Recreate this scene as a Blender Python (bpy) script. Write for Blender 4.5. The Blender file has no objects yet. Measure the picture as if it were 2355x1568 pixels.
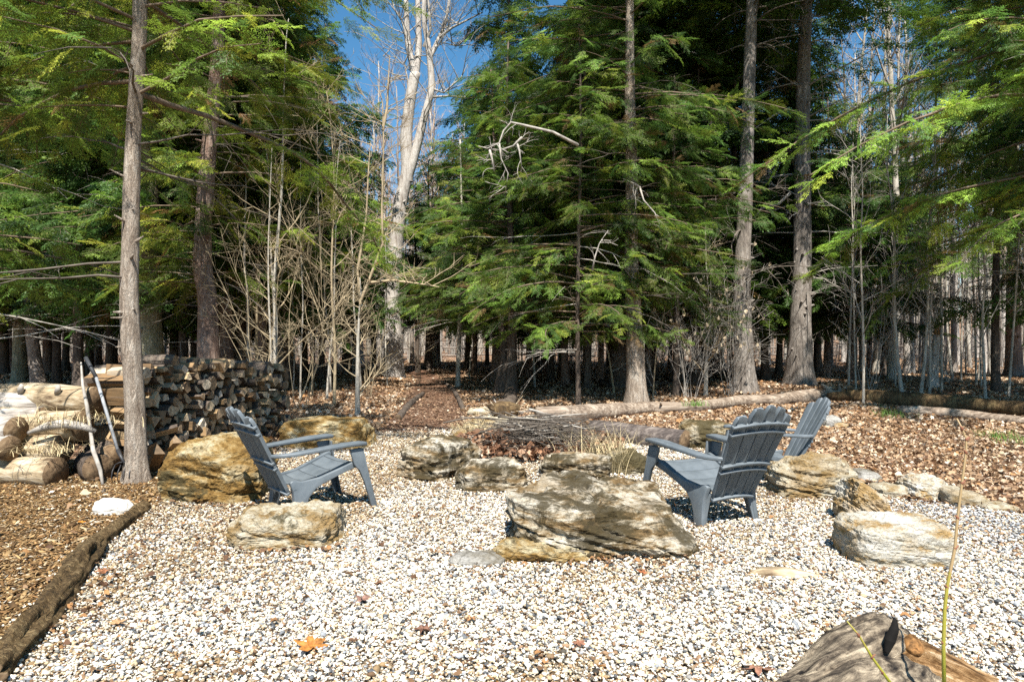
import bpy, bmesh, math, random
import numpy as np
from mathutils import Vector, Matrix, Euler, noise as mnoise

# ------------------------------------------------------------------ camera, sky, sun
sc = bpy.context.scene
COL = sc.collection
F, HZ, EYE = 1569.0, 780.0, 1.5            # photograph measured at 2354x1568
KK = F * EYE
cam_d = bpy.data.cameras.new('camera'); cam = bpy.data.objects.new('camera', cam_d); COL.objects.link(cam)
cam_d.sensor_width = 36; cam_d.lens = 36 * F / 2354.0
cam_d.clip_start = .05; cam_d.clip_end = 900
cam.location = (0, 0, EYE)
cam.rotation_euler = (math.radians(90) - math.atan(4 / F), 0, 0)
sc.camera = cam

SUN_EL = math.radians(56)
tosun = Vector((.06 * math.cos(SUN_EL), -.998 * math.cos(SUN_EL), math.sin(SUN_EL))).normalized()
w = bpy.data.worlds.new('World'); sc.world = w; w.use_nodes = True
wn = w.node_tree; bg = wn.nodes['Background']
sky = wn.nodes.new('ShaderNodeTexSky'); sky.sky_type = 'NISHITA'; sky.sun_disc = False
sky.sun_elevation = SUN_EL; sky.sun_rotation = math.radians(180 - 3)
sky.air_density = 1.0; sky.dust_density = .05; sky.ozone_density = 3.5
hs = wn.nodes.new('ShaderNodeHueSaturation'); hs.inputs['Saturation'].default_value = 1.22; hs.inputs['Hue'].default_value = .49; wn.links.new(sky.outputs[0], hs.inputs['Color']); wn.links.new(hs.outputs[0], bg.inputs[0]); bg.inputs[1].default_value = .078
sl = bpy.data.lights.new('sun', 'SUN'); sl.energy = 5.0; sl.angle = math.radians(.5); sl.color = (1, .955, .88)
so = bpy.data.objects.new('sun', sl); COL.objects.link(so); so.rotation_euler = tosun.to_track_quat('Z', 'Y').to_euler()
sc.view_settings.view_transform = 'Standard'; sc.view_settings.look = 'None'
sc.view_settings.gamma = 1; sc.view_settings.use_curve_mapping = False
sc.view_settings.exposure = 1.08
sc.cycles.max_bounces = 5; sc.cycles.diffuse_bounces = 2; sc.cycles.glossy_bounces = 2
sc.cycles.transmission_bounces = 2; sc.cycles.transparent_max_bounces = 4
sc.cycles.use_denoising = False
sc.cycles.caustics_reflective = False; sc.cycles.caustics_refractive = False

RND = random.Random(7)
NR = np.random.default_rng(7)

def gp(px, py, z=0.0):                       # pixel of the measured photograph -> point on the ground
    d = (EYE - z) * F / (py - HZ)
    return ((px - 1177) / F * d, d)
def dp(px, py, d):                           # pixel at a given distance -> point in space
    return Vector(((px - 1177) / F * d, d, EYE - (py - HZ) / F * d))
def sstep(a, b, x):
    t = min(1, max(0, (x - a) / (b - a))); return t * t * (3 - 2 * t)
def gz(x, y):
    m = sstep(6.6, 12.0, math.hypot(x - .2, y - 5.2))
    if m <= 0: return 0.0
    rise = 9 * sstep(85, 210, y)
    far = sstep(14, 30, y)
    return m * (.10 * mnoise.noise(Vector((x * .22, y * .22, 3))) + .05 * mnoise.noise(Vector((x * .7, y * .7, 8)))
                + far * .30 * mnoise.noise(Vector((x * .07, y * .07, 1)))) + rise

# ------------------------------------------------------------------ material helpers
class NT:
    def __init__(s, name, rough=.8, spec=.3):
        s.m = bpy.data.materials.new(name); s.m.use_nodes = True; s.t = s.m.node_tree
        s.b = s.t.nodes['Principled BSDF']; s.out = s.t.nodes['Material Output']
        s.b.inputs['Roughness'].default_value = rough; s.b.inputs['Specular IOR Level'].default_value = spec
    def n(s, kind, **kw):
        nd = s.t.nodes.new(kind)
        for k, v in kw.items(): setattr(nd, k, v)
        return nd
    def l(s, a, b): s.t.links.new(a, b)
    def put(s, sock, v):
        if hasattr(v, 'is_linked') or hasattr(v, 'links'): s.l(v, sock)
        elif v is not None:
            sock.default_value = v if not isinstance(v, tuple) or len(v) != 3 or sock.type != 'RGBA' else (*v, 1)
    def co(s, scale=(1, 1, 1), rot=(0, 0, 0), rand=True, kind='Object'):
        tc = s.n('ShaderNodeTexCoord'); mp = s.n('ShaderNodeMapping')
        s.l(tc.outputs[kind], mp.inputs[0]); mp.inputs['Scale'].default_value = scale; mp.inputs['Rotation'].default_value = rot
        if not rand: return mp.outputs[0]
        oi = s.n('ShaderNodeObjectInfo'); mu = s.n('ShaderNodeMath', operation='MULTIPLY'); s.l(oi.outputs['Random'], mu.inputs[0]); mu.inputs[1].default_value = 61
        ad = s.n('ShaderNodeVectorMath', operation='ADD'); s.l(mp.outputs[0], ad.inputs[0]); s.l(mu.outputs[0], ad.inputs[1])
        return ad.outputs[0]
    def noise(s, vec, scale, detail=5, rough=.6, dist=0):
        nd = s.n('ShaderNodeTexNoise'); s.l(vec, nd.inputs['Vector']); nd.inputs['Scale'].default_value = scale
        nd.inputs['Detail'].default_value = detail; nd.inputs['Roughness'].default_value = rough; nd.inputs['Distortion'].default_value = dist
        return nd.outputs[0]
    def voro(s, vec, scale, feature='F1', out='Distance', rnd=1):
        nd = s.n('ShaderNodeTexVoronoi', feature=feature); s.l(vec, nd.inputs['Vector']); nd.inputs['Scale'].default_value = scale
        nd.inputs['Randomness'].default_value = rnd
        return nd.outputs[out]
    def ramp(s, fac, stops, interp='LINEAR'):
        nd = s.n('ShaderNodeValToRGB'); cr = nd.color_ramp; cr.interpolation = interp
        while len(cr.elements) < len(stops): cr.elements.new(.5)
        for e, (p, c) in zip(cr.elements, stops):
            e.position = p; e.color = (*c, 1) if isinstance(c, tuple) else (c, c, c, 1)
        s.put(nd.inputs[0], fac); return nd.outputs[0]
    def mix(s, fac, a, b, mode='MIX'):
        nd = s.n('ShaderNodeMix', data_type='RGBA', blend_type=mode)
        s.put(nd.inputs[0], fac); s.put(nd.inputs[6], a); s.put(nd.inputs[7], b); return nd.outputs[2]
    def math(s, op, a, b=None):
        nd = s.n('ShaderNodeMath', operation=op); s.put(nd.inputs[0], a)
        if b is not None: s.put(nd.inputs[1], b)
        return nd.outputs[0]
    def bump(s, h, strength=.5, dist=.02, prev=None):
        nd = s.n('ShaderNodeBump'); nd.inputs['Strength'].default_value = strength; nd.inputs['Distance'].default_value = dist
        s.l(h, nd.inputs['Height'])
        if prev is not None: s.l(prev, nd.inputs['Normal'])
        s.l(nd.outputs[0], s.b.inputs['Normal']); return nd.outputs[0]
    def color(s, c): s.put(s.b.inputs['Base Color'], c)
    def rnd(s): return s.n('ShaderNodeObjectInfo').outputs['Random']
    def attr(s, name='tint', kind='INSTANCER'):
        nd = s.n('ShaderNodeAttribute', attribute_type=kind, attribute_name=name); return nd

def m_rock(name, light, mid, stain, dark, bias=0., moss=.0, tilt=.25, mossc=(.060, .048, .020), st3=(1, 1, 2.6), stn=.52):
    N = NT(name, .85, .2)
    v = N.co(st3, (tilt, -.15, 0)); vv = N.co((1, 1, 1))
    a = N.noise(v, 2.9, 12, .70, .35); b = N.noise(vv, 11, 9, .75, .2); f = N.noise(vv, 55, 5, .75)
    s = N.math('ADD', N.math('MULTIPLY', a, .75), N.math('MULTIPLY', b, .25))
    s = N.math('ADD', s, bias)
    c = N.ramp(s, [(.36, dark), (.44, stain), (.49, mid), (.56, light)])
    st = N.noise(vv, 1.6, 5, .6, .5)
    c = N.mix(N.ramp(st, [(stn, 0.), (stn + .12, .8)]), c, stain)
    c = N.mix(N.ramp(f, [(.3, .55), (.6, 0.)]), c, dark)
    if moss > 0:
        mo = N.noise(vv, 3.1, 7, .72, .4)
        c = N.mix(N.ramp(mo, [(.62 - moss * .28, 0.), (.68 - moss * .24, .9)]), c, mossc)
    ck = N.voro(N.mix(.18, v, N.noise(vv, 4, 4, .6), 'ADD'), 2.4, 'DISTANCE_TO_EDGE')
    ckr = N.ramp(ck, [(.0, 0.), (.022, 1.)])
    c = N.mix(N.ramp(ck, [(.0, .55), (.014, 0.)]), c, dark)
    N.color(c)
    h = N.math('ADD', N.math('MULTIPLY', a, .9), N.math('MULTIPLY', b, .55)); h = N.math('ADD', h, N.math('MULTIPLY', f, .12))
    h = N.math('ADD', h, N.math('MULTIPLY', ckr, .08))
    N.bump(h, 1., .05)
    return N.m

def m_bark(name, c1, c2, c3, sc=1., moss=None, amt=.7, ridge=11):
    N = NT(name, .9, .15)
    v = N.co((1, 1, .17)); u = N.co((1, 1, 1)); wv = N.co((1, 1, .42))
    a = N.noise(v, ridge * sc * 1.6, 8, .68, .6); b = N.noise(u, 2.1 * sc, 8, .72, .3); e = N.voro(N.mix(.22, N.co((1, 1, .24)), N.noise(wv, ridge * sc, 5, .7), 'ADD'), ridge * 1.9 * sc, 'DISTANCE_TO_EDGE')
    f = N.noise(u, 60 * sc, 3, .6)
    s = N.math('ADD', N.math('MULTIPLY', a, .6), N.math('MULTIPLY', b, .4))
    c = N.ramp(s, [(.36, c1), (.5, c2), (.62, c3)])
    c = N.mix(N.ramp(e, [(0., .38), (.07, 0.)]), c, c1)
    c = N.mix(N.ramp(f, [(.3, .35), (.6, 0.)]), c, c1)
    if moss: c = N.mix(N.ramp(N.noise(u, 2.7, 6, .7), [(.56, 0.), (.66, .7)]), c, moss)
    N.color(c)
    h = N.math('ADD', N.math('MULTIPLY', a, 1.), N.math('MULTIPLY', N.ramp(e, [(0., 0.), (.2, 1.)]), .18))
    N.bump(h, amt, .035)
    return N.m

def m_wood(name, c1, c2, c3, axis=0, ring=False, rough=.8, var=.35):
    N = NT(name, rough, .25)
    sc = [1, 1, 1]; sc[axis] = .08
    v = N.co(tuple(sc)); u = N.co()
    a = N.noise(v, 22, 5, .6, .3); b = N.noise(u, 3.2, 6, .6, .2)
    s = N.math('ADD', N.math('MULTIPLY', a, .6), N.math('MULTIPLY', b, .4))
    c = N.ramp(s, [(.36, c1), (.5, c2), (.62, c3)])
    r = N.rnd()
    c = N.mix(N.math('MULTIPLY', r, var), c, c1)
    N.color(c); N.bump(a, .7, .02)
    return N.m

def m_flat(name, c, rough=.6, spec=.3, var=.12, sc=8):
    N = NT(name, rough, spec)
    n = N.noise(N.co(), sc, 6, .65)
    N.color(N.mix(N.ramp(n, [(.35, 0.), (.65, 1.)]), tuple(x * (1 - var) for x in c), tuple(min(1, x * (1 + var)) for x in c)))
    N.bump(n, .15, .01)
    return N.m

def m_tint(name, rough=.7, spec=.3, transl=0., bumpsc=0, var=.25):
    N = NT(name, rough, spec); at = N.attr('tint')
    c = at.outputs['Color']
    if bumpsc:
        n = N.noise(N.co(rand=False), bumpsc, 4, .6)
        c = N.mix(N.ramp(n, [(.35, var), (.6, 0.)]), c, (.12, .08, .04))
        N.bump(n, .4, .01)
    N.color(c)
    if transl:
        tr = N.n('ShaderNodeBsdfTranslucent'); N.l(c, tr.inputs[0]); ms = N.n('ShaderNodeMixShader'); ms.inputs[0].default_value = transl
        N.l(N.b.outputs[0], ms.inputs[1]); N.l(tr.outputs[0], ms.inputs[2]); N.l(ms.outputs[0], N.out.inputs[0])
    return N.m

def m_leafground():
    N = NT('leaf_litter_ground', .9, .1)
    u = N.co(rand=False); j = N.mix(.12, u, N.noise(u, 7, 3, .6), 'ADD')
    cell = N.voro(j, 13, 'F1', 'Color'); sp = N.n('ShaderNodeSeparateColor'); N.l(cell, sp.inputs[0])
    c = N.ramp(sp.outputs[0], [(0., (.10, .05, .03)), (.3, (.22, .12, .07)), (.6, (.34, .20, .12)), (.85, (.42, .29, .19)), (1., (.5, .40, .30))])
    big = N.noise(u, .5, 6, .65); c = N.mix(N.ramp(big, [(.5, 0.), (.62, .7)]), c, (.07, .045, .025))
    gr = N.noise(u, .9, 6, .7); c = N.mix(N.ramp(gr, [(.64, 0.), (.70, .55)]), c, (.08, .09, .03))
    N.color(c)
    N.bump(N.math('ADD', N.voro(j, 13), N.noise(u, 30, 4, .6)), .9, .05)
    return N.m

def m_gravelbase():
    N = NT('gravel_base', .85, .2); u = N.co(rand=False)
    cell = N.voro(u, 75, 'F1', 'Color'); sp = N.n('ShaderNodeSeparateColor'); N.l(cell, sp.inputs[0])
    c = N.ramp(sp.outputs[0], [(0., (.04, .03, .02)), (.25, (.14, .09, .05)), (.5, (.24, .17, .10)), (.8, (.34, .28, .20)), (1., (.42, .37, .30))])
    N.color(c); N.bump(N.voro(u, 75), .8, .02); return N.m

def m_path():
    N = NT('path_mulch', .9, .1); u = N.co(rand=False); s = N.mix(.1, u, N.noise(u, 20, 3, .6), 'ADD')
    cell = N.voro(s, 55, 'F1', 'Color'); sp = N.n('ShaderNodeSeparateColor'); N.l(cell, sp.inputs[0])
    c = N.ramp(sp.outputs[0], [(0., (.09, .045, .028)), (.4, (.18, .095, .06)), (.75, (.27, .155, .095)), (1., (.36, .24, .155))])
    c = N.mix(N.ramp(N.noise(u, 1.3, 6, .7), [(.45, 0.), (.65, .45)]), c, (.13, .06, .035))
    N.color(c); N.bump(N.math('ADD', N.voro(s, 55), N.noise(u, 25, 4)), .9, .03); return N.m

def m_mulch():
    N = NT('wood_chip_ground', .9, .1); u = N.co((1, 1.8, 1), (0, 0, .3), rand=False); s = N.mix(.1, u, N.noise(u, 20, 3, .6), 'ADD')
    cell = N.voro(s, 45, 'F1', 'Color'); sp = N.n('ShaderNodeSeparateColor'); N.l(cell, sp.inputs[0])
    c = N.ramp(sp.outputs[0], [(0., (.07, .035, .015)), (.4, (.20, .11, .045)), (.75, (.34, .20, .08)), (1., (.45, .33, .18))])
    N.color(c); N.bump(N.math('ADD', N.voro(s, 45), N.noise(u, 25, 4)), .9, .03); return N.m

M = {}
M['leafground'] = m_leafground(); M['gravelbase'] = m_gravelbase(); M['path'] = m_path(); M['mulch'] = m_mulch()
M['pebble'] = m_tint('pebble', .75, .3); M['litter'] = m_tint('dry_leaf', .75, .2, .18); M['chip'] = m_tint('wood_chip', .85, .15)
M['needle'] = m_tint('hemlock_needle', .5, .3, .42); M['grass'] = m_tint('grass_blade', .6, .3, .3)
M['twig'] = m_flat('twig_bark', (.16, .12, .085), .9, .1, .3)
M['twigdark'] = m_flat('dead_limb_bark', (.13, .11, .09), .9, .1, .4)
M['deadpale'] = m_flat('weathered_limb', (.34, .31, .27), .9, .1, .35)
M['sapling'] = m_flat('sapling_bark', (.34, .27, .17), .8, .2, .3)
M['pinktwig'] = m_flat('budding_twig', (.44, .33, .25), .9, .1, .2)
M['bark_hem'] = m_bark('hemlock_bark', (.11, .085, .065), (.30, .25, .21), (.46, .42, .37))
M['bark_near'] = m_bark('near_trunk_bark', (.15, .11, .08), (.40, .33, .26), (.56, .50, .42), 1.3, amt=1.)
M['bark_dark'] = m_bark('dark_trunk_bark', (.05, .04, .03), (.13, .10, .08), (.22, .18, .14))
M['bark_red'] = m_bark('reddish_trunk_bark', (.10, .06, .045), (.26, .18, .14), (.38, .30, .25))
M['bark_pine'] = m_bark('pine_bark', (.09, .075, .065), (.27, .235, .20), (.42, .38, .34), .8, amt=1., ridge=9)
M['bark_maple'] = m_bark('maple_bark', (.22, .18, .15), (.50, .46, .41), (.66, .62, .56), .8)
M['bark_pale'] = m_bark('pale_bark', (.22, .19, .15), (.46, .42, .35), (.62, .58, .50), .8)
M['bark_moss'] = m_bark('mottled_bark', (.13, .11, .07), (.30, .28, .18), (.46, .43, .33), 1., moss=(.14, .15, .06))
M['rot'] = m_bark('rotten_wood', (.035, .025, .015), (.14, .09, .045), (.30, .21, .10), .7, amt=1., ridge=8)
M['rottan'] = m_bark('tan_rotten_wood', (.03, .022, .014), (.17, .11, .05), (.40, .29, .15), .9, amt=1., ridge=16)
ROCK_CREAM = m_rock('cream_limestone', (.56, .51, .40), (.40, .34, .23), (.28, .18, .07), (.08, .06, .035), .012, .15)
ROCK_GOLD = m_rock('golden_brown_stone', (.50, .43, .27), (.34, .23, .09), (.22, .125, .032), (.06, .038, .015), -.01, .22)
ROCK_SLAB = m_rock('weathered_limestone', (.66, .60, .49), (.44, .37, .26), (.22, .14, .06), (.035, .026, .013), -.012, .60, .15, (.045, .034, .014), (.55, .8, 4.2))
ROCK_MOSS = m_rock('mossy_stone', (.50, .45, .34), (.28, .22, .13), (.15, .10, .04), (.045, .038, .018), -.01, .62)
ROCK_GREY = m_rock('grey_stone', (.42, .40, .36), (.27, .25, .21), (.18, .15, .10), (.06, .055, .045), 0, .2)
ROCK_WHITE = m_rock('white_stone', (.62, .59, .52), (.47, .42, .32), (.38, .24, .09), (.13, .10, .06), .01, .0, stn=.47)

# ------------------------------------------------------------------ mesh helpers
def info(o, label=None, cat=None, group=None, kind=None):
    if label: o['label'] = label
    if cat: o['category'] = cat
    if group: o['group'] = group
    if kind: o['kind'] = kind
    return o
def mesh_obj(name, verts, faces, mats, parent=None, midx=None, smooth=True, loc=None):
    me = bpy.data.meshes.new(name); me.from_pydata([tuple(v) for v in verts], [], faces)
    for m in (mats if isinstance(mats, (list, tuple)) else [mats]): me.materials.append(m)
    if midx is not None: me.polygons.foreach_set('material_index', midx)
    if smooth: me.polygons.foreach_set('use_smooth', [True] * len(me.polygons))
    me.update()
    o = bpy.data.objects.new(name, me); COL.objects.link(o)
    if parent: o.parent = parent
    if loc is not None: o.location = loc
    return o
def empty(name, loc, label, cat, group=None, rz=0):
    o = bpy.data.objects.new(name, None); COL.objects.link(o); o.location = loc; o.rotation_euler = (0, 0, rz); o.empty_display_size = .2
    return info(o, label, cat, group)

class MB:
    def __init__(s): s.v = []; s.f = []; s.mi = []
    def add(s, vs, fs, mi=0):
        n = len(s.v); s.v += [tuple(v) for v in vs]; s.f += [tuple(i + n for i in f) for f in fs]; s.mi += [mi] * len(fs)
    def tube(s, pts, rad, sides=6, mi=0, cap=True, rough=0, seed=0, capmi=None):
        pts = [Vector(p) for p in pts]; n = len(pts); base = len(s.v); up = None; cum = 0
        for i, p in enumerate(pts):
            t = (pts[min(i + 1, n - 1)] - pts[max(i - 1, 0)]).normalized(); cum += (p - pts[i - 1]).length if i else 0
            if up is None: up = Vector((0, 0, 1)) if abs(t.z) < .9 else Vector((0, 1, 0))
            a = t.cross(up)
            if a.length < 1e-4: a = t.orthogonal()
            a.normalize(); b = a.cross(t).normalized(); up = b
            r = rad[i] if hasattr(rad, '__len__') else rad
            for k in range(sides):
                th = 2 * math.pi * k / sides; dr = a * math.cos(th) + b * math.sin(th); q = 1
                if rough:
                    q = 1 + rough * (mnoise.noise(Vector((math.cos(th) * 1.7 + seed, math.sin(th) * 1.7, cum * 2.4 + seed))) + .6 * mnoise.noise(Vector((math.cos(th) * 4 + seed, math.sin(th) * 4, cum * 5))) + .35 * mnoise.noise(Vector((math.cos(th) * 11 + seed, math.sin(th) * 11, cum * 9))))
                s.v.append(tuple(p + dr * r * q))
        for i in range(n - 1):
            for k in range(sides):
                a0 = base + i * sides + k; a1 = base + i * sides + (k + 1) % sides
                s.f.append((a0, a1, a1 + sides, a0 + sides)); s.mi.append(mi)
        if cap:
            cm = mi if capmi is None else capmi
            s.f.append(tuple(base + k for k in range(sides))[::-1]); s.mi.append(cm)
            s.f.append(tuple(base + (n - 1) * sides + k for k in range(sides))); s.mi.append(cm)
    def box(s, c, sz, mi=0, rz=0):
        cx, cy, cz = c; a, b, h = sz[0] / 2, sz[1] / 2, sz[2] / 2; co, si = math.cos(rz), math.sin(rz)
        vs = [(cx + x * co - y * si, cy + x * si + y * co, cz + z) for z in (-h, h) for x, y in ((-a, -b), (a, -b), (a, b), (-a, b))]
        s.add(vs, [(3, 2, 1, 0), (4, 5, 6, 7), (0, 1, 5, 4), (1, 2, 6, 5), (2, 3, 7, 6), (3, 0, 4, 7)], mi)
    def build(s, name, mats, parent=None, smooth=True, loc=None):
        return mesh_obj(name, s.v, s.f, mats, parent, s.mi, smooth, loc)
def bevel(o, wdt, seg=2):
    m = o.modifiers.new('bevel', 'BEVEL'); m.width = wdt; m.segments = seg; m.limit_method = 'ANGLE'; m.angle_limit = math.radians(40); return o

# one node tree scatters template pieces (kept in the same mesh) over that mesh's loose points
def scatter_tree(nt):
    g = bpy.data.node_groups.new('scatter_%d' % nt, 'GeometryNodeTree'); g.is_modifier = True
    g.interface.new_socket('Geometry', in_out='INPUT', socket_type='NodeSocketGeometry')
    g.interface.new_socket('Geometry', in_out='OUTPUT', socket_type='NodeSocketGeometry')
    gi = g.nodes.new('NodeGroupInput'); go = g.nodes.new('NodeGroupOutput')
    at = g.nodes.new('GeometryNodeInputNamedAttribute'); at.data_type = 'INT'; at.inputs['Name'].default_value = 'tpl'
    def sep(k):
        c = g.nodes.new('FunctionNodeCompare'); c.data_type = 'INT'; c.operation = 'EQUAL'
        ins = [i for i in c.inputs if i.type == 'INT']; g.links.new([o for o in at.outputs if o.enabled][0], ins[0]); ins[1].default_value = k
        s = g.nodes.new('GeometryNodeSeparateGeometry'); s.domain = 'POINT'; g.links.new(gi.outputs[0], s.inputs[0]); g.links.new(c.outputs[0], s.inputs[1]); return s.outputs[0]
    jn = g.nodes.new('GeometryNodeJoinGeometry')
    for k in range(nt):
        t = g.nodes.new('GeometryNodeGeometryToInstance'); g.links.new(sep(k), t.inputs[0]); g.links.new(t.outputs[0], jn.inputs[0])
    iop = g.nodes.new('GeometryNodeInstanceOnPoints'); g.links.new(sep(-1), iop.inputs['Points']); g.links.new(jn.outputs[0], iop.inputs['Instance'])
    iop.inputs['Pick Instance'].default_value = True
    def na(nm, ty):
        a = g.nodes.new('GeometryNodeInputNamedAttribute'); a.data_type = ty; a.inputs['Name'].default_value = nm
        return [o for o in a.outputs if o.enabled][0]
    g.links.new(na('pick', 'INT'), iop.inputs['Instance Index'])
    e = g.nodes.new('FunctionNodeEulerToRotation'); g.links.new(na('rot', 'FLOAT_VECTOR'), e.inputs[0]); g.links.new(e.outputs[0], iop.inputs['Rotation'])
    g.links.new(na('scl', 'FLOAT_VECTOR'), iop.inputs['Scale'])
    g.links.new(iop.outputs[0], go.inputs[0]); return g
_SC = {}
def scatter(name, tpls, mats, pts, rot, scl, tint, parent=None, loc=None, kind='stuff'):
    """tpls: list of (verts, faces, material indices)"""
    pts = np.asarray(pts, np.float32); n = len(pts); nt = len(tpls)
    vs = []; fs = []; mi = []; tp = []; b = 0
    for k, (v, f, m) in enumerate(tpls):
        vs += [tuple(x) for x in v]; fs += [tuple(i + b for i in q) for q in f]; mi += list(m); tp += [k] * len(v); b += len(v)
    me = bpy.data.meshes.new(name)
    me.from_pydata(vs, [], fs); me.polygons.foreach_set('material_index', mi)
    me.polygons.foreach_set('use_smooth', [True] * len(fs))
    me.vertices.add(n)
    co = np.empty((b + n, 3), np.float32); co[:b] = np.array(vs); co[b:] = pts; me.vertices.foreach_set('co', co.ravel())
    def put(nm, ty, arr, key, dim):
        a = me.attributes.new(nm, ty, 'POINT'); full = np.zeros((b + n, dim) if dim > 1 else b + n, np.float32 if dim > 1 else np.int32); full[b:] = arr
        a.data.foreach_set(key, full.ravel()); return a
    a = me.attributes.new('tpl', 'INT', 'POINT'); a.data.foreach_set('value', np.concatenate([np.array(tp, np.int32), -np.ones(n, np.int32)]))
    put('pick', 'INT', NR.integers(0, nt, n), 'value', 1)
    scl = np.asarray(scl, np.float32); scl = np.repeat(scl[:, None], 3, 1) if scl.ndim == 1 else scl
    put('rot', 'FLOAT_VECTOR', rot, 'vector', 3); put('scl', 'FLOAT_VECTOR', scl, 'vector', 3); put('tint', 'FLOAT_VECTOR', tint, 'vector', 3)
    for m in mats: me.materials.append(m)
    me.update()
    o = bpy.data.objects.new(name, me); COL.objects.link(o)
    if parent: o.parent = parent
    if loc is not None: o.location = loc
    if kind: o['kind'] = kind
    if nt not in _SC: _SC[nt] = scatter_tree(nt)
    o.modifiers.new('scatter', 'NODES').node_group = _SC[nt]
    return o
def palette(n, cols, weights, jit=.18):
    idx = NR.choice(len(cols), n, p=np.array(weights) / sum(weights)); c = np.array(cols)[idx]
    return c * (1 + jit * NR.standard_normal((n, 1))).clip(.5, 1.5)
def in_poly(P, poly):
    x, y = P[:, 0], P[:, 1]; r = np.zeros(len(P), bool); n = len(poly)
    for i in range(n):
        x0, y0 = poly[i]; x1, y1 = poly[(i + 1) % n]
        c = ((y0 > y) != (y1 > y)) & (x < (x1 - x0) * (y - y0) / (y1 - y0 + 1e-12) + x0); r ^= c
    return r
def fbm2(P, s, seed=0):                      # cheap smooth value pattern on many points
    x, y = P[:, 0] * s, P[:, 1] * s; r = 0
    g = np.random.default_rng(seed)
    for k in range(5):
        a, b, c, d = g.uniform(.6, 1.6, 4) * (1.45 ** k); p, q = g.uniform(0, 6.3, 2)
        r = r + np.sin(x * a + y * b * .7 + p) * np.cos(y * c - x * d * .6 + q) / (1.3 ** k)
    return r / 2.2

# ------------------------------------------------------------------ the ground and its surfaces
def axis(lo, hi, fine_lo, fine_hi, step, grow=1.13):
    a = list(np.arange(fine_lo, fine_hi, step)); s = step; x = fine_lo
    while x > lo: s *= grow; x -= s; a.insert(0, x)
    s = step; x = a[-1]
    while x < hi: s *= grow; x += s; a.append(x)
    return a
XS = axis(-320, 320, -16, 16, .4); YS = axis(-60, 420, -2, 34, .4)
gv = [(x, y, gz(x, y)) for y in YS for x in XS]; nx = len(XS)
gf = [(j * nx + i, j * nx + i + 1, (j + 1) * nx + i + 1, (j + 1) * nx + i) for j in range(len(YS) - 1) for i in range(nx - 1)]
info(mesh_obj('ground', gv, gf, M['leafground']), kind='structure')

GRAV = [(-2.7, 1.2), (-2.62, 2.6), gp(20, 1545), gp(120, 1400), gp(205, 1275), gp(345, 1175), gp(385, 1150), gp(420, 1125), gp(600, 1065), gp(650, 1035), gp(760, 1022), gp(860, 998), gp(950, 990), gp(1050, 990),
        gp(1130, 994), gp(1240, 1000), gp(1350, 1015), gp(1560, 1030), gp(1690, 1040), gp(1750, 1055), gp(1790, 1105), gp(1900, 1130), gp(2000, 1148), gp(2120, 1160), gp(2250, 1172), gp(2354, 1188), (7.6, 5.2), (8.5, 3.0), (7.5, 1.2)]
MULCH = [(-9, 1.0), (-2.66, 1.0), (-2.58, 2.6), gp(20, 1545), gp(120, 1400), gp(205, 1275), gp(345, 1175), gp(390, 1160), gp(430, 1120), gp(480, 1080), gp(340, 1062), gp(300, 1075), gp(200, 1080), gp(0, 1090), (-9, 7.6)]
PATH = [gp(860, 1001), gp(905, 960), gp(935, 915), gp(955, 880), gp(950, 862), gp(925, 850), gp(975, 850), gp(1010, 866), gp(1050, 895), gp(1058, 925), gp(1062, 965), gp(1060, 992)]
def sheet(name, poly, z, mat):
    bm = bmesh.new(); vs = [bm.verts.new((x, y, z)) for x, y in poly]; bm.faces.new(vs)
    bmesh.ops.triangulate(bm, faces=bm.faces[:]); bmesh.ops.subdivide_edges(bm, edges=bm.edges[:], cuts=3, use_grid_fill=True)
    for v in bm.verts: v.co.z = z + gz(v.co.x, v.co.y)
    bmesh.ops.recalc_face_normals(bm, faces=bm.faces[:])
    me = bpy.data.meshes.new(name); bm.to_mesh(me); bm.free(); me.materials.append(mat)
    o = bpy.data.objects.new(name, me); COL.objects.link(o); return info(o, kind='structure')
sheet('path', PATH, .018, M['path']); sheet('mulch_ground', MULCH, .006, M['mulch']); sheet('gravel_ground', GRAV, .010, M['gravelbase'])

def ico(sub):
    bm = bmesh.new(); bmesh.ops.create_icosphere(bm, subdivisions=sub, radius=1)
    v = np.array([x.co[:] for x in bm.verts]); f = [tuple(q.index for q in p.verts) for p in bm.faces]; bm.free(); return v, f
ICO = {k: ico(k) for k in (2, 3, 4, 5, 6)}
def pebble_tpl(seed):
    v, f = ICO[2]; r = random.Random(seed); s = np.array([1, r.uniform(.6, .92), r.uniform(.36, .6)]); o = []
    for p in v:
        q = 1 + .34 * mnoise.noise(Vector(p) * 1.5 + Vector((seed * 7, 0, 0)))
        q *= min(1, .86 / max(.01, abs(p[0] * .6 + p[1] * .5 + p[2] * .62)))
        o.append(tuple(p * q * s))
    return o, f, [0] * len(f)
def sample(poly, dens, ymin, ymax, xpad=1.25, edge=.08):
    out = []
    xs = [p[0] for p in poly]
    for y0 in np.arange(ymin, ymax, .5):
        d = dens(y0 + .25); xr = (y0 + .5) * .75 * xpad + .6; lo = max(min(xs) - .3, -xr); hi = min(max(xs) + .3, xr)
        if hi <= lo: continue
        n = int(d * (hi - lo) * .5); P = np.stack([NR.uniform(lo, hi, n), NR.uniform(y0, y0 + .5, n)], 1)
        J = P + NR.standard_normal(P.shape) * edge
        out.append(P[in_poly(J, poly)])
    return np.concatenate(out)
P = sample(GRAV, lambda y: 7400 if y < 4.6 else (5800 if y < 6.5 else (4000 if y < 9 else 2600)), 2.3, 11.2)
n = len(P); dist = P[:, 1]
sz = np.exp(NR.normal(math.log(.0072), .42, n)).clip(.003, .020) * np.where(dist > 7.5, 1.12, 1.)
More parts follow.
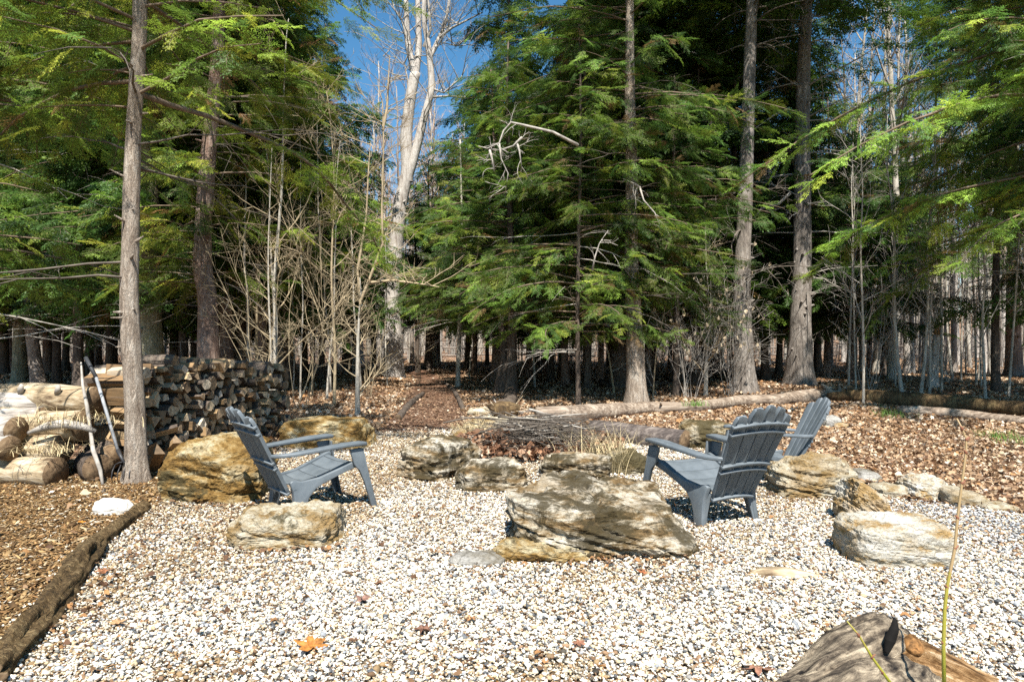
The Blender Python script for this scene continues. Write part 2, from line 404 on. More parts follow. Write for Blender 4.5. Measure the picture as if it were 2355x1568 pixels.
z = .010 + NR.uniform(0, .026, n)
f1 = fbm2(P, 1.1, 3) + .35 * NR.standard_normal(n)
white = palette(n, [(.72, .67, .58), (.60, .53, .40), (.42, .33, .21), (.26, .16, .09), (.26, .27, .28), (.08, .085, .09), (.48, .45, .41)], [42, 24, 11, 4, 8, 8, 10])
tan = palette(n, [(.54, .47, .36), (.40, .31, .19), (.27, .18, .09), (.16, .095, .05), (.22, .21, .18), (.07, .06, .045), (.60, .55, .46)], [24, 26, 18, 13, 8, 8, 11])
grey = palette(n, [(.56, .55, .52), (.40, .40, .40), (.24, .25, .26), (.09, .10, .11), (.34, .22, .12), (.48, .41, .30)], [30, 18, 16, 12, 10, 14])
tb = (f1 + .5 * (P[:, 1] > 5.6) + .5 * (P[:, 0] < -1.2) - .1 > .42)[:, None]; gb = (fbm2(P, .7, 9) + .30 * (P[:, 0] - 1.8) + .4 * NR.standard_normal(n) > .75)[:, None]
tint = np.where(gb, grey, np.where(tb, tan, white)).clip(.02, .84)
rot = np.stack([NR.normal(0, .35, n), NR.normal(0, .35, n), NR.uniform(0, 6.28, n)], 1)
g = scatter('gravel', [pebble_tpl(k) for k in range(6)], [M['pebble']], np.column_stack([P, z]), rot, sz, tint)
info(g, 'pale mixed pebble gravel covering the fire pit clearing', 'gravel')

# dead leaves
def leaf_tpl(seed, lobed=True):
    r = random.Random(seed); n = 11; out = []
    for i in range(n):
        t = i / n * 2 * math.pi
        R = (.62 + .38 * abs(math.cos(t * 2.5 + .3)) if lobed else .75) * (1.0 if i else 1.1)
        x = math.sin(t) * R * (.5 if lobed else .33); y = math.cos(t) * R * .6
        out.append((x, y, .30 * (x * x * 3) * r.uniform(.3, 1.6) + r.uniform(-.10, .16)))
    return [(0, 0, r.uniform(-.03, .03))] + out, [(0, 1 + (i + 1) % n, 1 + i) for i in range(n)], [0] * n
LEAFT = [leaf_tpl(k, k % 3 != 2) for k in range(6)]
LC = [(.40, .27, .16), (.31, .195, .11), (.52, .39, .26), (.22, .13, .07), (.13, .07, .04), (.62, .52, .40), (.36, .19, .08)]
def leaf_field(name, P, size, label, w=(20, 22, 16, 16, 8, 10, 5), zb=.012, tilt=.55, tsc=1.):
    n = len(P); z = np.array([gz(x, y) for x, y in P]) + zb + NR.uniform(0, .03, n)
    rot = np.stack([NR.normal(0, tilt, n), NR.normal(0, tilt, n), NR.uniform(0, 6.28, n)], 1)
    s = size(P) * np.exp(NR.normal(0, .25, n))
    o = scatter(name, LEAFT, [M['litter']], np.column_stack([P, z]), rot, s, (palette(n, LC, w) * tsc).clip(.02, .8))
    return info(o, label, 'leaves')
def area(xl, xr, y0, y1, dens):
    n = int((xr - xl) * (y1 - y0) * dens); return np.stack([NR.uniform(xl, xr, n), NR.uniform(y0, y1, n)], 1)
def outside(P, *polys):
    k = np.ones(len(P), bool)
    for q in polys: k &= ~in_poly(P + NR.standard_normal(P.shape) * .05, q)
    return P[k]
A = np.concatenate([area(.3, 10.5, 5.6, 8, 560), area(-4, 13, 8, 12, 480), area(-15, 16, 12, 18, 210), area(-22, 24, 18, 28, 70), area(-8, 45, 28, 48, 14), area(-14, -3, 7.2, 12, 80)])
A = np.concatenate([outside(A, GRAV, PATH, MULCH), A[in_poly(A + NR.normal(0, .2, A.shape), PATH) & (NR.uniform(0, 1, len(A)) < .07)]])
leaf_field('leaf_litter', A, lambda P: .044 + .0026 * np.maximum(P[:, 1] - 8, 0), 'brown fallen leaves carpeting the ground behind the stones and under the trees')
# leaves strewn on the gravel, denser by the stones and the rotten log
G1 = sample(GRAV, lambda y: 26 if y < 6 else 34, 2.4, 11, edge=.0)
G2 = np.concatenate([NR.normal(0, 1, (90, 2)) * (.35, .10) + gp(*q) for q in ((640, 1275), (1380, 1300), (1150, 1290), (500, 1165), (1500, 1290))] +
                    [np.stack([np.interp(t, [0, 1], [gp(60, 1500)[0], gp(330, 1200)[0]]), np.interp(t, [0, 1], [gp(60, 1500)[1], gp(330, 1200)[1]])], 1) + NR.normal(0, .07, (150, 2)) + (.16, 0) for t in [NR.uniform(0, 1, 150)]])
leaf_field('leaves_on_gravel', np.concatenate([G1, G2]), lambda P: np.full(len(P), .030), 'small dry brown leaves strewn over the pebbles', (5, 10, 3, 24, 20, 2, 14), .028, .3, .8)

# wood chips
def chip_tpl(seed):
    r = random.Random(seed); l, ww, t = r.uniform(.7, 1.2), r.uniform(.18, .4), .08
    vs = [(x * l * r.uniform(.8, 1), y * ww * r.uniform(.6, 1.1), zz * t) for zz in (-1, 1) for x, y in ((-1, -1), (1, -1), (1, 1), (-1, 1))]
    return vs, [(3, 2, 1, 0), (4, 5, 6, 7), (0, 1, 5, 4), (1, 2, 6, 5), (2, 3, 7, 6), (3, 0, 4, 7)], [0] * 6
n2 = 9000; GP = sample(GRAV, lambda y: 520, 2.3, 9, edge=0); n2 = len(GP)
info(scatter('plant_debris', [chip_tpl(k) for k in range(5)], [M['chip']], np.column_stack([GP, .026 + NR.uniform(0, .012, n2)]), np.stack([NR.normal(0, .3, n2), NR.normal(0, .3, n2), NR.uniform(0, 6.28, n2)], 1),
             np.column_stack([np.exp(NR.normal(math.log(.013), .45, n2)), np.full(n2, .006), np.full(n2, .01)]), palette(n2, [(.24, .12, .05), (.12, .06, .03), (.38, .24, .12), (.30, .14, .04)], [3, 3, 2, 1])), 'brown needles bark crumbs and leaf bits among the pebbles', 'debris')
P = sample(MULCH, lambda y: 3600 if y < 5 else 2600, 2.3, 7.9, edge=.06)
n = len(P)
chip = scatter('wood_chips', [chip_tpl(k) for k in range(5)], [M['chip']], np.column_stack([P, .012 + NR.uniform(0, .018, n)]), np.stack([NR.normal(0, .3, n), NR.normal(0, .3, n), NR.uniform(0, 6.28, n)], 1),
               np.exp(NR.normal(math.log(.015), .4, n)), palette(n, [(.34, .22, .10), (.22, .13, .055), (.46, .35, .21), (.11, .065, .03), (.60, .53, .42), (.28, .155, .065)], [26, 28, 12, 22, 5, 16]).clip(.02, .8))
info(chip, 'golden brown wood chips spread by the firewood stack', 'wood chips')
leaf_field('leaves_on_mulch', sample(MULCH, lambda y: 22, 2.4, 7.5, edge=0), lambda P: np.full(len(P), .045), 'brown leaves mixed into the wood chips', (10, 10, 14, 16, 10, 18, 8), .026, .35, .9)
P = sample(PATH, lambda y: 500, 10, 26, 3); n = len(P)
pc = scatter('path_chips', [chip_tpl(k) for k in range(5)], [M['chip']], np.column_stack([P, np.array([gz(x, y) for x, y in P]) + .022 + NR.uniform(0, .015, n)]), np.stack([NR.normal(0, .3, n), NR.normal(0, .3, n), NR.uniform(0, 6.28, n)], 1),
             np.exp(NR.normal(math.log(.026), .3, n)), palette(n, [(.24, .145, .09), (.16, .09, .055), (.34, .23, .155), (.10, .06, .04)], [30, 26, 14, 14]).clip(.02, .8))
info(pc, 'reddish brown bark chips on the path into the woods', 'bark chips')

# ------------------------------------------------------------------ trees
MARKS = [(-60, 'off the left edge'), (60, 'behind the mottled trunk at left'), (170, 'behind the pitchfork'), (250, 'just left of the slim trunk'), (350, 'just right of the slim trunk'), (480, 'behind the middle of the firewood stack'), (580, 'behind the far end of the firewood stack'), (680, 'behind the reddish leaning trunk'), (790, 'behind the golden slab'),
         (905, 'behind the forked maple'), (985, 'straight up the path'), (1070, 'behind the young hemlock by the path'), (1160, 'behind the torn snag'), (1250, 'behind the brush pile'), (1350, 'behind the left half of the long log'), (1460, 'behind the sunlit ridged trunk'), (1550, 'right of the sunlit ridged trunk'), (1640, 'behind the reddish pine'),
         (1712, 'behind the striped grey pine'), (1780, 'between the two grey pines'), (1850, 'behind the thickest pine'), (1930, 'behind the far chair'), (2010, 'above the root end of the logs'), (2080, 'left of the splintered snag'), (2145, 'behind the splintered snag'), (2210, 'right of the splintered snag'), (2290, 'left of the straight edge trunk'), (2370, 'at the right edge'), (2480, 'off the right edge')]
def where(px, d=None, near=None, far=None):
    w_ = min(MARKS, key=lambda m: abs(m[0] - px))[1]
    if d is not None: w_ += ', nearer' if d < near else (', farthest' if d > far else ', further in')
    return w_
def spray_tpl(seed, fine=True):
    r = random.Random(seed); V = []; Fc = []; mi = []
    ns = 12 if fine else 8; W = .56; step = .062 if fine else .11; ll = .088 if fine else .15; lw = .0125 if fine else .024
    def axis_pt(t): return Vector((.06 * math.sin(t * 3 + seed), t, -.20 * t * t))
    def leaflet(p, d, l, wd):
        d = d.normalized(); sd = Vector((-d.y, d.x, 0)).normalized(); sd.z = r.uniform(-.8, .8); b = len(V)
        tip = p + d * l; tip.z -= .03 * r.random(); m = p + d * l * .42
        V.extend([p, m + sd * wd, tip, m - sd * wd]); Fc.append((b, b + 1, b + 2, b + 3)); mi.append(0)
    def stick(p, q, wd):
        b = len(V); s = (q - p).cross(Vector((0, 0, 1))).normalized() * wd; V.extend([p - s, p + s, q + s * .4, q - s * .4]); Fc.append((b, b + 1, b + 2, b + 3)); mi.append(1)
    for k in range(4): stick(axis_pt(k / 4), axis_pt((k + 1) / 4), .006)
    for i in range(ns):
        t = .05 + .93 * (i + r.uniform(-.2, .2)) / (ns - 1)
        for sd in (-1, 1):
            if r.random() < .07: continue
            ang = math.radians(58 - 28 * t + r.uniform(-14, 14)) * sd; ls = W * (1 - .70 * t) * min(1, .3 + t * 3) * r.uniform(.55, 1.2)
            d = Vector((math.sin(ang), math.cos(ang), r.uniform(-.40, .16))); p0 = axis_pt(min(t, 1)); k = max(2, int(ls / step))
            if fine: stick(p0, p0 + d * ls * .8, .003)
            for j in range(k + 1):
                u = (j + .3) / (k + .6); p = p0 + d * ls * u; p.z -= .18 * ls * u * u
                for s2 in ((-1, 1) if j < k else (-.25, .25)):
                    a2 = ang + s2 * math.radians(40 + r.uniform(-14, 14)); leaflet(p, Vector((math.sin(a2), math.cos(a2), r.uniform(-.45, .25))), ll * (1.2 - .4 * u) * r.uniform(.7, 1.25), lw)
    for s2 in (-.4, 0, .4): leaflet(axis_pt(1), Vector((s2, 1, -.2)), ll, lw)
    return [tuple(v) for v in V], Fc, mi
SPF = [spray_tpl(k) for k in range(3)]; SPC = [spray_tpl(k + 10, False) for k in range(3)]

def trunk_part(path, r0, r1, mat, parent, loc, sides=14, flare=.55, seed=0, rough=.09, name='trunk', seglen=.25):
    """path: world points (base first). dense resample, base flare with root buttresses"""
    pts = [Vector(p) - Vector(loc) for p in path]
    cum = [0]
    for a, b in zip(pts, pts[1:]): cum.append(cum[-1] + (b - a).length)
    T = cum[-1]; n = max(6, int(T / seglen)); V = []; Fc = []
    def at(s):
        i = 0
        while i < len(cum) - 2 and cum[i + 1] < s: i += 1
        u = (s - cum[i]) / max(1e-6, cum[i + 1] - cum[i]); u = min(max(u, 0), 1)
        p0 = pts[max(i - 1, 0)]; p1 = pts[i]; p2 = pts[i + 1]; p3 = pts[min(i + 2, len(pts) - 1)]
        return .5 * ((2 * p1) + (p2 - p0) * u + (2 * p0 - 5 * p1 + 4 * p2 - p3) * u * u + (-p0 + 3 * p1 - 3 * p2 + p3) * u ** 3)
    for i in range(n + 1):
        s = T * (i / n) ** 1.15; c = at(s); r = r0 + (r1 - r0) * (s / T) ** .85; fl = math.exp(-s / (r0 * 2.2)) * flare
        if i == 0: c = c - Vector((0, 0, .15))
        for k in range(sides):
            th = 2 * math.pi * k / sides; ex, ey = math.cos(th), math.sin(th)
            q = 1 + rough * (mnoise.noise(Vector((ex * 1.5 + seed, ey * 1.5, s * .9))) + .8 * mnoise.noise(Vector((ex * 4 + seed, ey * 4, s * 1.6 + 4)))) + fl * (1 + .5 * math.sin(th * 4 + seed) + .4 * mnoise.noise(Vector((ex * 2 + seed, ey * 2, 9))))
            V.append((c.x + ex * r * q, c.y + ey * r * q, c.z))
    for i in range(n):
        for k in range(sides):
            a = i * sides + k; b = i * sides + (k + 1) % sides; Fc.append((a, b, b + sides, a + sides))
    Fc.append(tuple(n * sides + k for k in range(sides)))
    if sides > 12 and name == 'trunk':
        km = MB(); km.v, km.f, km.mi = V, Fc, [0] * len(Fc); R = random.Random(seed + 77)
        for k in range(16):
            s_ = R.uniform(.8, min(T, 7)); c = at(s_); r = r0 + (r1 - r0) * (s_ / T) ** .85; th = R.uniform(3.3, 6.1); dr = Vector((math.cos(th), math.sin(th), R.uniform(-.1, .4))).normalized(); w_ = R.uniform(.10, .2) * r + .004
            km.tube([c + dr * r * .7, c + dr * r * 1.02, c + dr * (r + R.uniform(.02, .16))], [w_ * 1.7, w_, w_ * .4], 6)
        V, Fc = km.v, km.f
    o = mesh_obj(name, V, Fc, mat, parent); return o, at, T

NEEDLE = [(.100, .178, .028), (.070, .140, .030), (.155, .240, .034), (.045, .090, .022), (.23, .28, .04)]
def hemlock(px, py, H, hb, R, r0, label, mat='bark_hem', d=None, path=None, seed=1, per=8.5, size=.62, fine=True, group=None, step=.19, tint=1., shape=1.9, dead=14, amin=0, tintw=(30, 28, 18, 20, 4), bias=None, low=None, yel=0):
    r = random.Random(seed * 131 + 5)
    if d is None: d = KK / (py - HZ)
    x = (px - 1177) / F * d; y = d; zb = gz(x, y); loc = Vector((x, y, zb))
    root = empty('hemlock_tree', loc, label, 'hemlock tree', group)
    wp = [loc.copy()]
    if path: wp += [dp(a, b, d) for a, b in path]
    top = wp[-1]
    while top.z < zb + H:
        top = top + Vector((r.uniform(-.06, .06), r.uniform(-.06, .06), min(2.0, zb + H - top.z + .01))); wp.append(top)
    _, at, T = trunk_part(wp, r0, .02, M[mat], root, loc, 18 if d < 18 else 10, seed=seed, seglen=.16 if d < 12 else .4)
    mb = MB(); pts = []; rot = []; scl = []; lvl = []; bts = []
    nb = int((H - hb) * per)
    for i in range(nb):
        u = (i + r.random()) / nb; h = hb + (H - hb) * u ** 1.05; az = r.uniform(0, 2 * math.pi)
        prof = (1 - u ** shape) * (.72 + .28 * min(1, u * 6)); L = R * prof * (r.uniform(.42, 1.0) if r.random() < .6 else r.uniform(.9, 1.28)) + .25
        bb = bias or ((math.pi / 2, .25) if d < 24 else None)
        if bb: L *= 1 + bb[1] * math.cos(az - bb[0]) * max(-.15, 1 - u * (bb[2] if len(bb) > 2 else 1.3))
        gate = mnoise.noise(Vector((math.cos(az) * 1.6 + seed * 3, math.sin(az) * 1.6, h * .55)))
        L *= min(1.25, max(.35, .92 + 1.1 * gate)); bt = r.uniform(.62, 1.3) * (1 + .35 * gate)
        if low and h < low[1] and r.random() > low[0]: L *= .45
        base = at(min(T * .995, h)); dirh = Vector((math.cos(az), math.sin(az), 0)); pitch = r.uniform(.05, .34) if u < .75 else r.uniform(.3, .7)
        ns = max(3, int(L / .45)); q = [base.copy()]; dcur = Vector((dirh.x, dirh.y, pitch)).normalized()
        for k in range(ns):
            dcur = (dcur + Vector((r.uniform(-.20, .20), r.uniform(-.20, .20), -.42 * pitch / ns * 3 - .05 + r.uniform(-.07, .07)))).normalized(); q.append(q[-1] + dcur * L / ns)
        rb = .007 + .0048 * L
        mb.tube(q, [rb * (1 - .8 * k / ns) + .002 for k in range(ns + 1)], 4 if d > 12 else 5, cap=False)
        m = max(3, int(L / (step * .72))); side = 1
        for k in range(m):
            f = .18 + .82 * (k + r.random() * .6) / m; g = min(f, .999) * ns; i0 = int(g); p = q[i0].lerp(q[min(i0 + 1, ns)], g - i0)
            dd = (q[min(i0 + 1, ns)] - q[i0]); a0 = math.atan2(dd.y, dd.x); side = -side
            off = side * math.radians(r.uniform(28, 62)) * (1 - .75 * max(0, f - .75) / .25)
            s = size * r.uniform(.7, 1.15) * (.65 + .5 * math.sin(math.pi * min(1, f * .85 + .1)))
            pts.append(p + Vector((r.uniform(-.08, .08), r.uniform(-.08, .08), r.uniform(-.16, .05)))); rot.append((-math.radians(r.gauss(15, 19)), r.gauss(0, .42), a0 + off - math.pi / 2)); scl.append(s * .74); lvl.append(f); bts.append(bt)
    # bare dead limbs below and inside the crown
    for i in range(dead):
        h = r.uniform(max(1.3, hb * .45), hb + (H - hb) * .35); az = r.uniform(0, 6.28); base = at(min(h, T)); L = r.uniform(.5, 1) * min(R, 2.4); pcur = base; dcur = Vector((math.cos(az), math.sin(az), r.uniform(-.15, .3))).normalized(); q = [base]
        for k in range(5):
            dcur = (dcur + Vector((r.uniform(-.2, .2), r.uniform(-.2, .2), r.uniform(-.2, .1)))).normalized(); pcur = pcur + dcur * L / 5; q.append(pcur)
            if k: s2 = (dcur + Vector((r.uniform(-.9, .9), r.uniform(-.9, .9), r.uniform(-.5, .3)))).normalized(); mb.tube([pcur, pcur + s2 * L * .2, pcur + s2 * L * .34 + Vector((0, 0, -.05))], [.006, .004, .002], 3, 1, cap=False)
        mb.tube(q, [.014, .012, .009, .007, .005, .003], 4, 1, cap=False)
    b = mb.build('branches', [M['twig'], M['deadpale'] if seed % 2 else M['twigdark']], root); b['kind'] = 'stuff'
    n = len(pts); lv = np.array(lvl)[:, None]
    w2 = list(tintw)
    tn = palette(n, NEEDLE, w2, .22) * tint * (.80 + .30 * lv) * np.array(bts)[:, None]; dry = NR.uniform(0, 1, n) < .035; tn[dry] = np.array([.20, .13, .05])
    if yel: tn = tn * np.array([[1 + .45 * yel, 1 + .16 * yel, 1.]])
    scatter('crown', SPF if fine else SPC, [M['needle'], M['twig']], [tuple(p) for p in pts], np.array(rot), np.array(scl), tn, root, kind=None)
    return root

HG = None
# --- the named hemlocks of the picture
hemlock(312, 1110, 13, 3.9, 2.9, .105, 'slim straight trunk standing in front of the firewood stack under bright foliage', 'bark_near', path=[(310, 950), (297, 700), (300, 560), (306, 350), (318, 140), (322, 0)], seed=2, per=12, size=.52, tintw=(30, 10, 34, 4, 18), dead=12, yel=.35, tint=1.4, bias=(math.pi * .42, .72, 6))
hemlock(-130, 1100, 12, 1.9, 2.2, .12, 'leafy hemlock branching in from the left edge of the picture', d=7.9, seed=3, per=10, size=.58, tintw=(30, 14, 34, 6, 16), tint=1.45, yel=.1, dead=6)
hemlock(478, 930, 19, 2.7, 3.3, .25, 'thick scaly trunk rising behind the middle of the firewood stack', 'bark_red', d=15.5, path=[(478, 700), (465, 600), (478, 380), (500, 150), (505, 0)], seed=4, per=8, size=.72, dead=26, tintw=(30, 10, 34, 6, 22), yel=.6, tint=1.2)
hemlock(345, 925, 20, 2.5, 3.3, .34, 'broad flared mossy trunk just behind the firewood stack beside the slim trunk', 'bark_moss', d=17, seed=5, size=.8, fine=False, dead=20)
hemlock(668, 875, 17, 3.2, 2.9, .20, 'reddish leaning trunk at the far end of the firewood stack', 'bark_red', path=[(664, 760), (655, 640)], seed=6, size=.9, fine=False, dead=20, tintw=(30, 10, 34, 6, 22))
hemlock(90, 892, 16, 2.3, 3.0, .19, 'smooth grey trunk leaning left beside the mottled one', 'bark_hem', path=[(72, 760), (66, 640), (72, 520), (62, 380)], seed=7, size=.85, fine=False)
hemlock(45, 884, 19, 2.6, 3.2, .22, 'lichen mottled grey green trunk at the left behind the cut logs', 'bark_moss', seed=8, size=.9, fine=False)
hemlock(8, 868, 18, 2.2, 3.2, .2, 'dark trunk at the extreme left edge behind the cut logs', 'bark_dark', seed=9, size=.9, fine=False)
hemlock(1464, 926, 17, 2.6, 3.1, .215, 'tall hemlock with sunlit ridged trunk rising behind the long fallen log', 'bark_near', path=[(1460, 800), (1452, 600), (1452, 430), (1448, 250)], seed=10, per=12, size=.62, step=.16, dead=20, tintw=(28, 22, 28, 12, 10), tint=1.1, bias=(math.pi * .55, .68, 3.2))
hemlock(1052, 893, 7.6, 2.2, 2.1, .085, 'young hemlock with thin pale stem beside the path', 'bark_pale', path=[(1056, 750), (1062, 600)], seed=11, per=13, size=.55, step=.16, tintw=(28, 18, 30, 10, 14), tint=1.15, yel=.2)
hemlock(1175, 880, 9.6, 2.1, 2.7, .16, 'dense green hemlock in the middle of the wood between path and sunlit trunk', 'bark_dark', d=18.5, seed=12, per=13, size=.62, step=.16, tintw=(28, 20, 30, 10, 12), tint=1.1)
hemlock(1330, 880, 8.8, 1.7, 2.4, .06, 'bushy low hemlock with bright drooping sprays left of the sunlit trunk', 'bark_dark', d=15.8, seed=13, per=14, size=.55, step=.15, tintw=(28, 16, 34, 8, 14), tint=1.15, bias=(-math.pi / 2, .15))
hemlock(1165, 862, 18, 7.5, 2.4, .17, 'tall hemlock whose narrow top stands against the sky right of the forked maple', 'bark_dark', d=27, seed=14, size=.95, fine=False, per=7)
hemlock(1425, 870, 22, 5.0, 3.7, .27, 'huge dark hemlock towering over the centre of the wood', 'bark_dark', d=21, seed=15, per=10, size=.85, fine=False, tintw=(20, 34, 6, 40, 0), tint=.85)
hemlock(1555, 880, 8.5, 1.9, 2.3, .10, 'bluish green hemlock with low sprays right of the sunlit trunk', 'bark_dark', d=18, seed=16, per=12, size=.6, tintw=(40, 30, 14, 14, 0))
hemlock(1790, 860, 10.5, 1.9, 2.6, .14, 'light green hemlock filling the gap between the two big pine trunks', 'bark_dark', d=27, seed=17, per=12, size=.75, fine=False, tintw=(28, 16, 34, 6, 14))
hemlock(1960, 885, 8.6, 1.8, 3.2, .14, 'dark spreading hemlock just right of the thickest pine trunk', 'bark_dark', d=23.5, seed=18, per=12, size=.72, fine=False, tintw=(20, 34, 6, 40, 0), tint=.8, dead=30)
hemlock(2560, 950, 15, 3.6, 4.6, .2, 'hemlock reaching in from the right edge with bright fanned sprays', 'bark_dark', d=12.5, seed=19, per=13, size=.72, step=.16, tint=1.45, tintw=(28, 14, 36, 8, 12), dead=24, bias=(math.pi, .15))
hemlock(2290, 900, 11, 4.6, 3.0, .12, 'mid green hemlock at upper right with sweeping limbs', 'bark_dark', d=19, seed=20, per=11, size=.72, tint=1.2, tintw=(34, 20, 28, 10, 6), dead=24)
hemlock(2030, 860, 10.5, 4.2, 3.0, .12, 'loose hemlock crown below the blue gap at upper right', 'bark_dark', d=27, seed=21, per=10, size=.85, fine=False)
hemlock(740, 865, 13, 2.4, 2.7, .12, 'hemlock between the thin bare saplings at left of centre', 'bark_dark', d=25, seed=22, per=9, size=.85, fine=False)
hemlock(600, 880, 16.5, 2.6, 3.0, .16, 'tall hemlock with yellow green top behind the broken snag', 'bark_red', d=19, seed=23, per=10, size=.78, tintw=(26, 10, 36, 4, 24), yel=.6, tint=1.2)
hemlock(960, 856, 8.0, 3.0, 2.0, .11, 'small dark hemlock right behind the forked maple', 'bark_dark', d=31, seed=24, per=12, size=.8, fine=False)
# --- hemlocks standing further in
BG = [(1140, 24, 11), (1265, 25, 11), (1350, 20, 13), (1380, 23.5, 20), (1490, 21, 19), (1560, 24, 21), (1620, 31, 21), (1700, 23.5, 17), (1760, 24.5, 19), (1830, 27, 18), (1250, 38, 14), (1450, 33, 21), (1900, 27, 11), (300, 18.5, 17), (130, 22, 19), (520, 19, 17), (450, 27, 20), (-20, 24, 20), (620, 26, 18), (700, 28.5, 17), (1075, 33, 11), (2000, 32, 9), (420, 20, 13), (560, 23.5, 14), (640, 22, 12), (800, 30, 11), (250, 21, 14), (110, 27, 15), (150, 30, 17), (205, 26, 14), (225, 33, 18), (262, 29, 16), (400, 24, 17), (420, 33, 18), (540, 25, 17), (560, 31, 16), (620, 30, 18), (700, 34, 16), (985, 33, 10), (1005, 37, 11), (1090, 29, 12),
      (1120, 36, 13), (1215, 27, 13), (1235, 34, 13), (1290, 30, 12), (1345, 37, 16), (1400, 30, 16), (1500, 26, 15), (1540, 34, 16), (1600, 27, 14), (1650, 36, 16), (1680, 26, 12), (1760, 35, 13), (1880, 30, 13), (1910, 38, 12),
      (-60, 20, 15), (-90, 28, 16), (20, 33, 17), (330, 34, 17), (480, 36, 17), (790, 38, 12), (180, 19, 13), (560, 21.5, 15), (1300, 22, 12), (1600, 22, 11), (2440, 24, 13), (2500, 17, 15)]
for i, (px, d, H) in enumerate(BG):
    hemlock(px, 0, H, RND.uniform(1.7, 2.7), RND.uniform(2.2, 3.1), RND.uniform(.11, .2), ('dark' if i % 3 else 'reddish') + ' trunked shaded hemlock ' + where(px, d, 27, 33), 'bark_dark' if i % 3 else 'bark_red', d=d, seed=40 + i, per=7.5, size=.98, fine=False,
            group='hemlocks deeper in the wood', step=.27, tintw=(26, 34, 12, 26, 2), dead=12)

# --- bare trees
def grow(mb, p, dr, L, r, lvl, R, up=.06, wob=.16, kids=(4, 7), ratio=(.35, .6), ang=(25, 60), mi=0, sides=(3, 4, 6, 8), start=.2, leafmi=None):
    n = 5 if lvl < 2 else 8; q = [Vector(p)]; d = Vector(dr).normalized(); ds = [d]
    for k in range(n):
        d = (d + Vector((R.uniform(-wob, wob), R.uniform(-wob, wob), R.uniform(-wob, wob) * .6 + up))).normalized(); q.append(q[-1] + d * L / n); ds.append(d)
    mb.tube(q, [r * (1 - .8 * k / n) + .0015 for k in range(n + 1)], sides[min(lvl, 3)], mi, cap=False)
    if lvl <= 0: return
    for k in range(R.randint(*kids)):
        f = start + (1 - start) * R.random(); g = f * n; i = min(int(g), n - 1); pp = q[i].lerp(q[i + 1], g - i); a = math.radians(R.uniform(*ang))
        o = ds[i].orthogonal().normalized(); o.rotate(Matrix.Rotation(R.uniform(0, 6.28), 3, ds[i])); nd = ds[i] * math.cos(a) + o * math.sin(a)
        grow(mb, pp, nd, L * R.uniform(*ratio) * (1.15 - .5 * f), r * (1 - .75 * f) * .55 + .001, lvl - 1, R, up, wob, kids, ratio, ang, mi, sides, .1)

def bare(px, py, H, r0, label, cat='tree', mat='bark_pale', tw='sapling', d=None, path=None, seed=1, nb=10, lvl=2, hb=.35, ang=(25, 60), Lr=.28, name='bare_tree', group=None, flare=.35, up=.05, topr=.15):
    R = random.Random(seed * 17 + 3)
    if d is None: d = KK / (py - HZ)
    x = (px - 1177) / F * d; loc = Vector((x, d, gz(x, d))); root = empty(name, loc, label, cat, group)
    wp = [loc.copy()]
    if path: wp += [dp(a, b, d) for a, b in path]
    top = wp[-1]; hx, hy = R.uniform(-.06, .06), R.uniform(-.06, .06)
    while top.z < loc.z + H - .3:
        top = top + Vector((R.uniform(-.07, .07) + hx, R.uniform(-.07, .07) + hy, min(1.2, loc.z + H - top.z))); wp.append(top)
    _, at, T = trunk_part(wp, r0, r0 * topr, M[mat], root, loc, 10 if d < 30 else 6, flare=flare, seed=seed, seglen=.25 if d < 25 else .8)
    mb = MB()
    for i in range(nb):
        f = hb + (1 - hb) * (i + R.random()) / nb; s = T * f; az = R.uniform(0, 6.28); a = math.radians(R.uniform(*ang)); dr = Vector((math.cos(az) * math.sin(a), math.sin(az) * math.sin(a), math.cos(a)))
        grow(mb, at(s), dr, H * Lr * (1.25 - .8 * f) * R.uniform(.6, 1.2), r0 * (1 - .8 * f) * (.34 if r0 < .08 else .5) + .002, lvl, R, up, kids=(3, 6))
    b = mb.build('branches', M[tw], root); b['kind'] = 'stuff'
    return root

